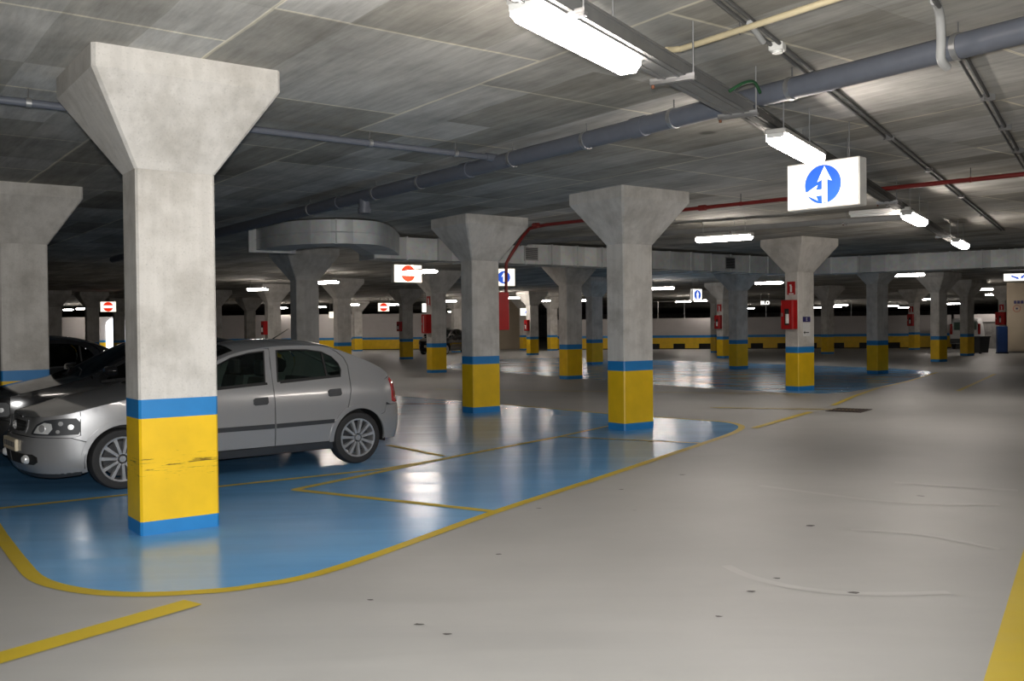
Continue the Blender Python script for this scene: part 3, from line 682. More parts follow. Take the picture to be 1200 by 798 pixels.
tray((-2.75, .17), (1.78, 7.36), 3.11, .19, .085, 'wide zinc cable tray running beside the nearest tube light', (1.5, 3.3, 5.65, 7.15, 8.42))
tray((1.84, 7.42), (9.4, 20.1), 3.125, .15, .07, 'narrow dark cable tray leading on past the arrow sign', (3.1, 6.2, 9.2, 12.2), 'cable_tray', 'tray_dark')
tray((6.6, 15.95), (-3.0, 22.0), 3.24, .14, .07, 'cable tray crossing above the long tube light', (1.0, 3.0, 5.0, 7.5))
# cream pipe
r = empty('cream_pipe', (0, 0, 0), 0, 'cream plastic pipe bending away beside the cable tray', 'pipe')
cp = crom([(1.06, 6.46, 3.36), (1.14, 6.50, 3.375), (1.24, 6.42, 3.38), (1.9, 5.53, 3.38), (3.4, 3.5, 3.38)], 6)
m = MB(); m.tube(cp, .021, 'cream_pvc', 10); m.build('pipe', r, True)
for t in (.35, 1.1): 
    p = Vector((1.24, 6.42, 3.38)) + (Vector((1.9, 5.53, 3.38)) - Vector((1.24, 6.42, 3.38))) * t
    m = MB(); m.tube([(p.x, p.y, p.z - .03), (p.x, p.y, CEIL)], .005, 'dark_conduit', 6); m.build('pipe_clip', r)
# conduits
dl = Vector((math.cos(LANE), math.sin(LANE), 0)); dn = Vector((-dl.y, dl.x, 0))
r = empty('twin_conduit', (0, 0, 0), 0, 'pair of dark conduits under the ceiling running past the arrow sign', 'conduit')
s0 = Vector((1.26, 5.69, 3.432))
for q in (-.03, .03):
    m = MB(); m.tube([tuple(s0 - dl * 4.5 + dn * q), tuple(s0 + dl * 17 + dn * q)], .014, 'dark_conduit', 8); m.build('conduit', r, True)
p = s0 + dl * .55; m = MB(); m.tube([tuple(p - dn * .03 - dl * .12 - Vector((0, 0, .03))), tuple(p - dn * .03 + dl * .16 - Vector((0, 0, .08)))], .02, 'pale_pvc', 10); m.build('pale_sleeve', r, True)
for s in (2.5, 5.0, 7.5, 10.5, 13.5):
    p = s0 + dl * s; m = MB(); m.box(p.x - .045, p.x + .045, p.y - .03, p.y + .03, 3.405, 3.45, 'steel'); m.build('saddle', r)
p = s0 + dl * 1.12
r = empty('junction_box', (p.x, p.y, 3.405), LANE, 'small white junction box on the ceiling conduit', 'junction box')
m = MB(); m.box(-.05, .05, -.05, .05, -.012, .045, 'white', .01); m.build('body', r); m = MB(); m.revolve([(0, -.026), (.036, -.026), (.04, -.012), (0, -.012)], 'white', 20, (0, 0, 0), 'z'); m.build('cover', r, True)
r = empty('right_conduit', (0, 0, 0), 0, 'dark conduit at the upper right with pale elbow hanging under the drain pipe', 'conduit')
r.name = 'ceiling_conduit'
s1 = Vector((3.29, 6.92, 3.432))
m = MB(); m.tube([tuple(s1 + dl * .05), tuple(s1 + dl * 22)], .018, 'dark_conduit', 8); m.build('conduit', r, True)
m = MB(); m.tube([tuple(s1 - dl * .12 + dn * .05), tuple(s1 + dl * 22 + dn * .05)], .012, 'dark_conduit', 8); m.build('conduit', r, True)
m = MB(); e = [Vector((2.55, 5.74, 3.43)), Vector((2.64, 5.88, 3.40)), Vector((2.70, 5.99, 3.28)), Vector((2.73, 6.06, 3.17)), Vector((2.80, 6.13, 3.135))]
m.tube(crom([tuple(x) for x in e], 6), .028, 'pale_pvc', 12); m.build('pale_elbow', r, True)
m = MB(); m.tube([(1.2, 3.6, 3.432), (2.6, 5.8, 3.415)], .018, 'dark_conduit', 8); m.build('conduit', r, True)
for s in (1.5, 3.0, 4.5, 6.0, 8.5, 11):
    p = s1 + dl * s; m = MB(); m.box(p.x - .05, p.x + .05, p.y - .03, p.y + .03, 3.40, 3.45, 'steel'); m.build('saddle', r)
m = MB(); gl = crom([(1.56, 6.80, 3.16), (1.66, 6.82, 3.22), (1.76, 6.90, 3.25), (1.83, 7.0, 3.20)], 6); m.tube(gl, .012, 'green', 8)
tag(m.build('green_cable', None, True), 'short green cable looping from the cable tray by the drain pipe', 'cable')
# small ceiling fittings
for x, y, lab in ((-3.65, 16.1, 'small pale ceiling detector left of the drain pipe cap'), (-10.6, 27.5, 'faint ceiling detector between the two left pillars')):
    r = empty('ceiling_detector', (x, y, CEIL), 0, lab, 'detector'); m = MB(); m.revolve([(0, -.09), (.05, -.085), (.07, -.05), (.06, -.0), (0, 0)], 'white', 20, (0, 0, 0), 'z'); m.build('body', r, True)
    m = MB(); m.revolve([(.075, -.02), (.085, -.02), (.085, 0), (.075, 0)], 'white', 20, (0, 0, 0), 'z', True); m.build('base_ring', r, True)
# floor drain
r = empty('floor_grate', (5.85, 16.6, 0), RAD(-35), 'dark rectangular drain grate in the lane floor', 'drain grate')
m = MB(); m.box(-.30, .30, -.36, .36, .001, .008, 'grate', .003); m.build('frame', r)
m = MB()
for k in range(9): m.box(-.26 + k * .058, -.23 + k * .058, -.32, .32, .008, .013, 'grate')
m.build('bars', r)
# navy ticket cabinet, bins
r = empty('ticket_cabinet', (23.75, 46.3, 0), RAD(-15), 'tall navy cabinet standing against the beige wall', 'cabinet')
m = MB(); m.box(-.22, .22, -.2, .2, .05, 1.32, 'cabinet_blue', .02); m.build('body', r); m = MB(); m.box(-.24, .24, -.22, .22, 0, .05, 'black'); m.build('plinth', r)
m = MB(); m.box(-.19, .19, -.215, -.2, .12, 1.25, 'cabinet_blue', .006); m.build('door', r)
def bin_(x, y, rz, label, s=1.0):
    r = empty('waste_bin', (x, y, 0), rz, label, 'bin', 'dark bins by the van')
    m = MB(); m.loft([[(-.24 * s, -.24 * s, .06), (.24 * s, -.24 * s, .06), (.24 * s, .24 * s, .06), (-.24 * s, .24 * s, .06)], [(-.3 * s, -.3 * s, .8 * s), (.3 * s, -.3 * s, .8 * s), (.3 * s, .3 * s, .8 * s), (-.3 * s, .3 * s, .8 * s)]], 'plastic'); m.build('body', r)
    m = MB(); m.box(-.33 * s, .33 * s, -.34 * s, .34 * s, .8 * s, .86 * s, 'plastic', .02); m.build('lid', r)
    for sx in (-.2, .2):
        m = MB(); m.revolve([(0, -.03), (.08, -.03), (.08, .03), (0, .03)], 'rubber', 16, (sx * s, .22 * s, .08), 'y'); m.build('wheel', r)
bin_(22.55, 46.0, .3, 'dark wheeled bin right of the pillar by the white van')
bin_(23.1, 47.3, -.2, 'dark wheeled bin farther back beside the navy cabinet', .9)

# ------------------------------------------------------------------ cars
def interp(tab, x):
    if x <= tab[0][0]: return tab[0][1]
    for i in range(len(tab) - 1):
        a, b2 = tab[i], tab[i + 1]
        if x <= b2[0]:
            t = (x - a[0]) / (b2[0] - a[0])
            m0 = (b2[1] - tab[i - 1][1]) / (b2[0] - tab[i - 1][0]) if i > 0 else (b2[1] - a[1]) / (b2[0] - a[0])
            m1 = (tab[i + 2][1] - a[1]) / (tab[i + 2][0] - a[0]) if i + 2 < len(tab) else (b2[1] - a[1]) / (b2[0] - a[0])
            h = b2[0] - a[0]
            return (2 * t ** 3 - 3 * t * t + 1) * a[1] + (t ** 3 - 2 * t * t + t) * h * m0 + (-2 * t ** 3 + 3 * t * t) * b2[1] + (t ** 3 - t * t) * h * m1
    return tab[-1][1]
def lin(tab, x):
    if x <= tab[0][0]: return tab[0][1]
    for a, b2 in zip(tab, tab[1:]):
        if x <= b2[0]: return a[1] + (b2[1] - a[1]) * (x - a[0]) / (b2[0] - a[0])
    return tab[-1][1]
OUT = crom([(0, 0), (.012, .2), (.045, .42), (.13, .60), (.29, .725), (.55, .80), (.9, .838), (1.6, .85), (2.6, .85), (3.2, .842), (3.6, .82), (3.86, .785), (4.03, .70), (4.11, .50), (4.135, .22), (4.14, 0)], 10)
ACC = [0]
for a, b2 in zip(OUT, OUT[1:]): ACC.append(ACC[-1] + math.hypot(b2[0] - a[0], b2[1] - a[1]))
i1 = min(range(len(OUT)), key=lambda i: abs(OUT[i][0] - 1.6)); SHIFT = ACC[i1] - OUT[i1][0]
UF, UR = -SHIFT, ACC[-1] - SHIFT
def outline(u):
    s = u + SHIFT; s = max(0, min(ACC[-1], s))
    lo, hi = 0, len(ACC) - 2
    while lo < hi:
        md = (lo + hi + 1) // 2
        if ACC[md] <= s: lo = md
        else: hi = md - 1
    a, b2 = OUT[lo], OUT[lo + 1]; t = (s - ACC[lo]) / (ACC[lo + 1] - ACC[lo])
    d = Vector((b2[0] - a[0], b2[1] - a[1])).normalized()
    return Vector((a[0] + (b2[0] - a[0]) * t, a[1] + (b2[1] - a[1]) * t)), Vector((d.y, -d.x))   # point and inward normal
SIDE = [(.15, .075), (.22, .035), (.32, .012), (.5, .0), (.64, .0), (.78, .010), (.88, .034), (.96, .074), (1.05, .118), (1.41, .285), (1.53, .34)]
FRONT = [(.15, .10), (.24, .03), (.36, .0), (.50, .0), (.545, .02), (.56, .045), (.66, .075), (.76, .13), (.9, .26), (1.4, .9)]
REAR = [(.2, .10), (.3, .03), (.45, .0), (.6, .0), (.68, .02), (.72, .045), (.9, .06), (1.0, .12), (1.4, .45)]
def smooth(t): t = max(0, min(1, t)); return t * t * (3 - 2 * t)
def inset(u, z):
    wf = 1 - smooth((u - UF - .28) / .50); wr = smooth((u - 3.75) / .5)
    s = interp(SIDE, z) * (1 - wf - wr) if wf + wr < 1 else 0
    return s + wf * interp(FRONT, z) + wr * interp(REAR, z)
class Car:
    def __init__(s, root, ks=1.0, kz=1.0): s.root = root; s.kz = kz
    def P(s, u, z, off=0.0, side=-1):
        if u < UF: u = 2 * UF - u; side = -side
        if u > UR: u = 2 * UR - u; side = -side
        p, n = outline(u); d = inset(u, z) - off
        q = p + n * d if n.length else p
        # inward normal must point to the axis
        return Vector((q.x, max(0, q.y) * side, z * s.kz))
    def panel(s, name, poly, mat, off=0.0, side=-1, parent=None, hole=None, step=.055, thick=.014, curved=True):
        pts = [Vector(p) for p in poly]; edge = []
        loops = [pts] + ([[Vector(p) for p in hole]] if hole else []); V = []; E = []
        for lp in loops:
            st = len(V)
            for a, b2 in zip(lp, lp[1:] + lp[:1]):
                n = max(1, int((b2 - a).length / step))
                for k in range(n): V.append(a + (b2 - a) * (k / n))
            E += [(st + i, st + (i + 1) % (len(V) - st)) for i in range(len(V) - st)]
        def inside(p, lp):
            c2 = False
            for a, b2 in zip(lp, lp[1:] + lp[:1]):
                if (a.y > p.y) != (b2.y > p.y) and p.x < (b2.x - a.x) * (p.y - a.y) / (b2.y - a.y) + a.x: c2 = not c2
            return c2
        def ok(p): return inside(p, loops[0]) and not (hole and inside(p, loops[1]))
        x0 = min(p.x for p in pts); x1 = max(p.x for p in pts); y0 = min(p.y for p in pts); y1 = max(p.y for p in pts)
        x = x0 + step / 2; nb = len(V)
        while x < x1:
            y = y0 + step / 2
            while y < y1:
                p = Vector((x, y))
                if ok(p) and min((p - q).length for q in V[:nb]) > step * .45: V.append(p)
                y += step
            x += step
        r = delaunay_2d_cdt([Vector((p.x, p.y)) for p in V], E, [], 0, 1e-5)
        vs, fs = r[0], r[2]; mb = MB(); vv = [s.P(p.x, p.y, off, side) for p in vs]; ff = []
        for fc in fs:
            cpt = sum((vs[i] for i in fc), Vector((0, 0))) / len(fc)
            if not ok(cpt): continue
            ff.append(list(fc) if (vs[fc[1]] - vs[fc[0]]).cross(vs[fc[2]] - vs[fc[0]]) > 0 else list(fc)[::-1])
        chk = 0
        for fc in ff:
            a, b2, c2 = (vv[i] for i in fc[:3]); ctr = (a + b2 + c2) / 3 - Vector((2.05, 0, .5)); chk += (b2 - a).cross(c2 - a).dot(Vector((ctr.x * .25, ctr.y * 2, 0)))
        if chk < 0: ff = [fc[::-1] for fc in ff]
        mb.add([tuple(p) for p in vv], ff, mat)
        o = mb.build(name, parent or s.root, True, fix=False)
        if thick:
            md = o.modifiers.new('thickness', 'SOLIDIFY'); md.thickness = thick; md.offset = -1
            es = o.modifiers.new('crisp edges', 'EDGE_SPLIT'); es.split_angle = RAD(42)
        return o
def arc(cx, cz, r, a0, a1, n=14): return [(cx + r * math.cos(RAD(a0 + (a1 - a0) * k / n)), cz + r * math.sin(RAD(a0 + (a1 - a0) * k / n))) for k in range(n + 1)]
ZE = [(UF, 0.717), (-.2, 0.724), (.1, 0.739), (.35, 0.772), (.6, 0.828), (.9, 0.887), (1.15, 0.939), (1.3, 0.983), (1.6, 1.123), (1.9, 1.253), (2.15, 1.323), (2.5, 1.363), (2.8, 1.371), (3.1, 1.353), (3.35, 1.298), (3.6, 1.203), (3.85, 1.098), (4.02, 1.028), (4.15, 0.993), (UR, 0.983)]
ZC = [(0, 0.700), (.12, 0.727), (.3, 0.792), (.6, 0.865), (.9, 0.923), (1.15, 0.961), (1.24, 0.977), (1.5, 1.122), (1.8, 1.284), (2.02, 1.380), (2.2, 1.417), (2.5, 1.442), (2.8, 1.444), (3.05, 1.422), (3.3, 1.367), (3.5, 1.272), (3.7, 1.157), (3.86, 1.067), (3.95, 1.022), (4.03, 0.997), (4.1, 0.982)]
FA, RA, WZ, AR = .83, 3.443, .30, .345
def ze(u): return interp(ZE, u)
def top_edge(u0, u1, n, dz=0): return [(u0 + (u1 - u0) * k / n, ze(u0 + (u1 - u0) * k / n) + dz) for k in range(n + 1)]
def build_car(root, paint, detail=True, kz=1.0, plate=True, glass='glass'):
    c2 = Car(root, 1, kz); st = .055 if detail else .14
    pn = lambda *a, **k: c2.panel(*a, step=k.pop('step', st), **k)
    g = .004
    belt = lambda u: .912 + (u - 1.3) * .053
    # bumpers (full width: the half outline mirrored about the centre)
    half = [(UF, .205), (.0, .20), (.30, .195), (.50, .215)] + arc(FA, WZ, AR, 194, 149, 5)[0:] + [(.36, .535), (.1, .545), (-.2, .548), (UF, .548)]
    pn('front_bumper', half[:-1] + [(2 * UF - x, z) for x, z in half[::-1][0:-1] if True], paint)
    half = [(UR, .25), (4.2, .25), (3.95, .26), (3.80, .27)] + arc(RA, WZ, AR, -6, 42, 5) + [(3.80, .57), (3.828, .66), (3.9, .657), (4.1, .66), (UR, .66)]
    pn('rear_bumper', half[:-1] + [(2 * UR - x, z) for x, z in half[::-1][0:-1]], paint)
    # front fascia above the bumper, and the tail panel
    half = [(UF, .553), (-.2, .553), (.1, .55), (.36, .54), (.44, .56), (.44, .735)] + top_edge(.44, UF, 10, -.004)
    pn('front_fascia', half[:-1] + [(2 * UF - x, z) for x, z in half[::-1][0:-1]], paint)
    half = [(UR, .665), (4.1, .665), (3.9, .66), (3.83, .69), (3.86, .95)] + [(x, min(z, .985)) for x, z in top_edge(4.0, UR, 6, -.003)]
    pn('tail_panel', half[:-1] + [(2 * UR - x, z) for x, z in half[::-1][0:-1]], paint)
    # grille and headlamps
    gr = [(UF, .585), (UF + .20, .582), (UF + .285, .60), (UF + .30, .625), (UF + .27, .675), (UF + .24, .685), (UF, .69)]
    full = gr[:-1] + [(2 * UF - x, z) for x, z in gr[::-1][0:-1]]
    gg = pn('grille', full, 'black', off=.006)
    for q in (.615, .645):
        pn('grille_bar', [(UF - .27, q), (UF + .27, q), (UF + .27, q + .008), (UF - .27, q + .008)], 'plastic', off=.012, parent=gg)
    rim = [(2 * UF - x, z) for x, z in gr]
    if detail:
        pn('grille_surround', [(UF - .32, .575), (UF + .32, .575), (UF + .34, .625), (UF + .29, .70), (UF - .29, .70), (UF - .34, .625)], paint, off=.010, hole=full)
        e = MB(); e.revolve([(.036, -.006), (.044, -.006), (.044, .006), (.036, .006)], 'chrome', 28, (0, 0, 0), 'y', True)
        e.prism([(-.058, -.006), (-.008, .008), (-.012, -.002), (.058, .008), (.008, -.010), (.012, .0)], -.004, .004, 'chrome', lambda a, b3, d: (a, d, b3))
        p = c2.P(UF, .637, .028); eo = e.build('emblem', root, True, loc=tuple(p)); eo.rotation_euler = (0, 0, RAD(-90)); eo['label'] = 'chrome ring emblem'
    for sd in (-1, 1):
        hl = [(-.075, .575), (.0, .570), (.25, .568), (.425, .572), (.442, .60), (.44, .69), (.41, .725), (.30, .728), (.13, .712), (.02, .672), (-.055, .61)]
        h = pn('headlamp', hl, 'plastic', off=.010, side=sd); h['label'] = 'dark headlamp housing'
        if detail:
            pn('reflector', [(-.02, .588), (.16, .582), (.20, .63), (.19, .68), (.12, .69), (.04, .655)], 'lens', off=.014, side=sd, parent=h, step=.03)
            for (uu, zz, rr) in ((.10, .635, .035), (.275, .68, .022), (.36, .645, .026), (.25, .605, .018)):
                pn('bulb', arc(uu, zz, rr, 0, 342, 12), 'chrome', off=.022, side=sd, parent=h, step=.012)
        # lower corner intake and fog lamp
        fg = pn('air_intake', [(UF + .02, .285), (-.02, .285), (.03, .31), (.03, .36), (-.03, .385), (UF + .02, .385)], 'black', off=.005, side=sd)
        if detail:
            q = c2.P(-.12, .335, .02, sd); e = MB(); e.revolve([(0, -.02), (.03, -.02), (.045, 0), (.045, .02)], 'lens', 20, (0, 0, 0), 'y'); fo = e.build('fog_lamp', root, True, loc=tuple(q)); fo.rotation_euler = (0, 0, RAD(-70) if sd < 0 else RAD(-110))
        pn('front_lip', [(UF + .001, .16), (.2, .155), (.44, .175), (.46, .21), (.2, .197), (UF + .001, .207)], 'plastic', side=sd)
        # fender
        ft = [(.447, .557), (.37, .54)] + arc(FA, WZ, AR, 148, -3, 15) + [(1.34, .30), (1.335, .60), (1.345, .93)] + [(u, z) for u, z in top_edge(1.30, .447, 10, -.004)]
        pn('front_wing', ft, paint, side=sd)
        # sill
        pn('sill', [(1.165, .205), (3.12, .205), (3.10, .29), (1.175, .285)], 'plastic', side=sd, off=-.012)['label'] = 'dark lower sill'
        # doors with window openings
        fw = [(1.46, belt(1.46) + .008), (2.325, belt(2.325) + .012), (2.385, 1.315), (2.2, 1.297), (2.0, 1.254), (1.8, 1.169), (1.6, 1.075)]
        fd = [(1.345, .298), (2.397, .298), (2.40, .91)] + [(2.445, 1.335)] + top_edge(2.445, 1.33, 10, -.008)[1:] + [(1.342, .6)]
        dr = pn('front_door', fd, paint, side=sd, hole=fw)
        gl = pn('window_glass', fw, glass, side=sd, off=-.010, parent=dr, thick=0)
        rw = [(2.475, belt(2.5) + .012), (3.255, belt(3.255) + .008), (3.28, 1.09), (3.265, 1.16), (3.20, 1.235), (3.08, 1.294), (2.9, 1.320), (2.7, 1.325), (2.535, 1.319)]
        rd = [(2.407, .298), (3.085, .298)] + arc(RA, WZ, AR + .004, 178, 122, 6) + [(3.29, .66), (3.345, .86), (3.365, 1.0), (3.38, 1.13), (3.35, 1.22), (3.28, 1.283)] + [(u, z) for u, z in top_edge(3.2, 2.455, 7, -.008)] + [(2.41, .91)]
        dr2 = pn('rear_door', rd, paint, side=sd, hole=rw)
        pn('window_glass', rw, glass, side=sd, off=-.010, parent=dr2, thick=0)
        def ring(pl, k):
            cx_ = sum(p[0] for p in pl) / len(pl); cz_ = sum(p[1] for p in pl) / len(pl)
            return [(cx_ + (p[0] - cx_) * (1 + k), cz_ + (p[1] - cz_) * (1 + 2.2 * k)) for p in pl]
        if detail:
            pn('window_seal', ring(fw, .02), 'black', side=sd, off=.002, parent=dr, hole=ring(fw, -.022), thick=.004)
            pn('window_seal', ring(rw, .02), 'black', side=sd, off=.002, parent=dr2, hole=ring(rw, -.022), thick=.004)
        pn('window_divider', [(3.075, belt(3.07) + .01), (3.10, belt(3.1) + .01), (3.10, 1.282), (3.075, 1.29)], 'black', side=sd, off=-.004, parent=dr2)
        pn('window_trim', [(2.50, belt(2.5) - .012), (3.26, belt(3.26) - .010), (3.26, belt(3.26) + .012), (2.50, belt(2.5) + .014)], 'black', side=sd, off=.003, parent=dr2)
        pn('window_trim', [(1.42, belt(1.42) - .012), (2.35, belt(2.35) - .010), (2.35, belt(2.35) + .014), (1.42, belt(1.42) + .012)], 'black', side=sd, off=.003, parent=dr)
        for dd, u0, z0_ in ((dr, 2.16, .79), (dr2, 3.05, .84)):
            hp = pn('door_handle', [(u0, z0_ - .03), (u0 + .02, z0_ - .045), (u0 + .15, z0_ - .04), (u0 + .168, z0_ - .02), (u0 + .165, z0_ + .04), (u0 + .02, z0_ + .035), (u0, z0_ + .02)], 'plastic', side=sd, off=.014, parent=dd, step=.03); hp['label'] = 'dark flush door handle'
        pn('side_moulding', [(1.36, .488), (2.39, .488), (2.39, .536), (1.36, .536)], 'plastic', side=sd, off=.012, parent=dr)['label'] = 'dark rub strip'
        pn('side_moulding', [(2.415, .488), (3.11, .498), (3.11, .542), (2.415, .536)], 'plastic', side=sd, off=.012, parent=dr2)['label'] = 'dark rub strip'
        # rear quarter
        rq = arc(RA, WZ, AR + .004, 120, 43, 8) + [(3.795, .575), (3.83, .69), (3.86, .952), (3.98, .992)] + [(u, z) for u, z in top_edge(3.98, 3.24, 10, -.006)] + [(3.30, 1.281), (3.365, 1.22), (3.392, 1.13), (3.375, 1.0), (3.355, .86), (3.30, .66)]
        pn('rear_quarter', rq, paint, side=sd)
        pn('tail_lamp', [(3.93, .70), (3.97, .68), (4.05, .685), (4.05, .80), (4.03, .90), (3.99, .975), (3.945, .955), (3.95, .82)], 'hi', side=sd, off=.010)['label'] = 'red tail lamp'
        # wheel arch lips and liners
        for cx, a0, a1 in ((FA, -2, 196), (RA, -4, 182)):
            inner_ = arc(cx, WZ, AR - .004, a0, a1, 22); outer_ = arc(cx, WZ, AR + .045, a0, a1, 22)[::-1]
            inner_ = [p for p in inner_]; pn('wheel_arch', inner_ + outer_, paint, side=sd, off=.016, step=.04)
            m2 = MB(); k = arc(cx, WZ, AR + .01, -10, 190, 20); m2.loft([[(x, sd * .80, z) for x, z in k], [(x, sd * .50, z) for x, z in k]], 'black', cap=False, closed=False)
            m2.add([(cx, sd * .5, WZ)] + [(x, sd * .5, z) for x, z in k], [[0, i, i + 1] for i in range(1, 21)], 'black'); m2.build('wheel_well', root)
            # wheel
            wr = MB(); yo = sd * .70
            prof = [(.215, -.085), (.265, -.092), (.285, -.085), (.297, -.06), (.30, 0), (.297, .06), (.285, .085), (.265, .092), (.215, .085)]
            wr.revolve(prof, 'rubber', 48 if detail else 24, (cx, yo, WZ), 'y'); wh = wr.build('wheel', root, True)
            wr = MB(); wr.revolve([(.215, sd * .085), (.222, sd * .088), (.218, sd * .094), (.203, sd * .092), (.200, sd * .05), (.198, -sd * .085), (.215, -sd * .085)], 'alloy', 48 if detail else 24, (cx, yo, WZ), 'y')
            ns = 11
            for q in range(ns):
                a = 2 * math.pi * q / ns + .2; da1, da2 = .115, .085
                f1 = lambda rr, aa, oo: (cx + rr * math.cos(aa), yo + sd * oo, WZ + rr * math.sin(aa))
                wr.loft([[f1(.05, a - .3, .055), f1(.05, a + .3, .055), f1(.05, a + .28, .085), f1(.05, a - .28, .085)], [f1(.12, a - .14, .05), f1(.12, a + .14, .05), f1(.12, a + .11, .088), f1(.12, a - .11, .088)], [f1(.205, a - da1, .05), f1(.205, a + da1, .05), f1(.205, a + da2, .088), f1(.205, a - da2, .088)]], 'alloy')
            wr.build('alloy_rim', wh, False)['label'] = 'silver multi spoke alloy rim'
            if detail:
                wr = MB(); wr.revolve([(0, sd * .092), (.03, sd * .092), (.034, sd * .085), (.034, sd * .05)], 'alloy', 24, (cx, yo, WZ), 'y'); wr.build('hub_cap', wh, True)
                wr = MB()
                for q in range(5):
                    a = 2 * math.pi * q / 5; wr.revolve([(0, sd * .09), (.009, sd * .09), (.009, sd * .07)], 'steel', 8, (cx + .055 * math.cos(a), yo, WZ + .055 * math.sin(a)), 'y')
                wr.build('wheel_bolts', wh)['kind'] = 'stuff'
            wr = MB(); wr.revolve([(0, sd * .02), (.17, sd * .02), (.17, 0), (0, 0)], 'plastic', 24, (cx, yo, WZ), 'y'); wr.build('brake_disc', wh)
        # mirror
        q = c2.P(1.50, .99, .02, sd); m2 = MB()
        rg = [(-.07, .055, .045), (-.045, .085, .062), (.03, .09, .066), (.06, .08, .06)]
        m2.loft([[(dx, sd * .085 + sw * math.cos(a), .05 + sh * math.sin(a)) for a in [2 * math.pi * k / 14 for k in range(14)]] for dx, sw, sh in rg], paint); m2.box(-.03, .03, min(0, -sd * .05), max(0, -sd * .05), .0, .05, 'plastic'); m2.build('door_mirror', root, True, loc=tuple(q))
    # top surface: stations along the edge
    us = []; u = UF + .004
    us = [UF + .004 + (1.24 - UF - .004) * k / 16 for k in range(17)] + [1.24 + (2.06 - 1.24) * k / 9 for k in range(1, 10)] + [2.06 + (3.28 - 2.06) * k / 12 for k in range(1, 13)] + [3.28 + (3.88 - 3.28) * k / 7 for k in range(1, 8)] + [3.88 + (UR - .004 - 3.88) * k / 10 for k in range(1, 11)]
    T = [-1, -.97, -.93, -.88, -.80, -.68, -.52, -.34, -.17, 0, .17, .34, .52, .68, .80, .88, .93, .97, 1]
    rows = []
    for u in us:
        e = c2.P(u, ze(u), -.002, 1); zc = interp(ZC, e.x)
        rows.append([(e.x, e.y * t, (ze(u) + (max(zc, ze(u) - .02) - ze(u)) * (1 - abs(t) ** 2.4)) * kz) for t in T])
    parts = {}
    for i in range(len(us) - 1):
        um = (us[i] + us[i + 1]) / 2
        for j in range(len(T) - 1):
            tm = abs(T[j] + T[j + 1]) / 2
            if um < 1.24: k = ('bonnet', paint)
            elif um < 2.06: k = ('windscreen', glass) if tm < .90 else ('roof', paint)
            elif um < 3.28: k = ('roof', paint)
            elif um < 3.88: k = ('rear_screen', glass) if tm < .86 else ('roof', paint)
            else: k = ('tailgate', paint)
            parts.setdefault(k, []).append((i, j))
    for (nm, mt), cells in parts.items():
        m2 = MB(); idx = {}; vs = []; fs = []
        for i, j in cells:
            q = []
            for a, b3 in ((i, j), (i + 1, j), (i + 1, j + 1), (i, j + 1)):
                if (a, b3) not in idx: idx[(a, b3)] = len(vs); vs.append(rows[a][b3])
                q.append(idx[(a, b3)])
            fs.append(q)
        m2.add(vs, fs, mt); o = m2.build(nm, root, True, fix=False)
        if mt != glass:
            md = o.modifiers.new('thickness', 'SOLIDIFY'); md.thickness = .014; md.offset = -1 if o.data.polygons[0].normal.z > 0 else 1
            es = o.modifiers.new('crisp edges', 'EDGE_SPLIT'); es.split_angle = RAD(42)
    # spoiler lip, aerial, wipers, plate
    m2 = MB()
    yy = [-.52 + .104 * k for k in range(11)]
    m2.loft([[(3.90 - .10 * (y / .52) ** 2 + dx, y, 1.035 * kz + dz - .045 * (y / .52) ** 2) for dx, dz in ((-.05, .005), (.03, .02), (.12, .0), (.10, -.03), (0, -.03))] for y in yy], 'plastic'); m2.build('tail_spoiler', root, True)['label'] = 'dark tailgate lip spoiler'
    if detail:
        m2 = MB(); m2.tube([(2.75, 0, 1.418 * kz), (2.78, 0, 1.445 * kz), (2.98, 0, 1.56 * kz)], [.016, .008, .003], 'black', 8); m2.build('aerial', root, True)
        for y0_ in (-.45, .12):
            m2 = MB(); m2.tube([(1.27, y0_, .985 * kz), (1.36, y0_ + .25, 1.035 * kz), (1.40, y0_ + .52, 1.06 * kz)], .009, 'black', 6); m2.build('wiper', root)
    if plate:
        m2 = MB(); px = c2.P(UF, .45, 0).x
        m2.box(px - .012, px + .02, -.26, .26, .40 * kz, .515 * kz, 'plate', .006); pl_ = m2.build('number_plate', root)
        m2 = MB()
        for q in range(7): m2.box(px - .015, px - .0115, -.205 + q * .062, -.17 + q * .062, .435 * kz, .485 * kz, 'plastic')
        m2.build('plate_characters', pl_)
        m2 = MB(); m2.box(4.10, 4.125, -.26, .26, .70 * kz, .80 * kz, 'plate', .004); m2.build('number_plate', root)
    # underbody and cabin
    m2 = MB(); m2.box(.22, 3.9, -.5, .5, .19, .45, 'black', .03); m2.box(1.2, 3.05, -.76, .76, .215, .33, 'black'); m2.build('underbody', root)
    m2 = MB(); m2.box(1.12, 1.55, -.72, .72, .45, .88 * kz, 'plastic', .05); db = m2.build('dashboard', root)
    m2 = MB(); a0 = []
    for k in range(25):
        a = 2 * math.pi * k / 24; a0.append((1.68 + .06 * math.sin(a), -.36 + .18 * math.cos(a), .86 * kz + .17 * math.sin(a)))
    m2.tube(a0, .014, 'black', 8); m2.build('steering_wheel', root, True)
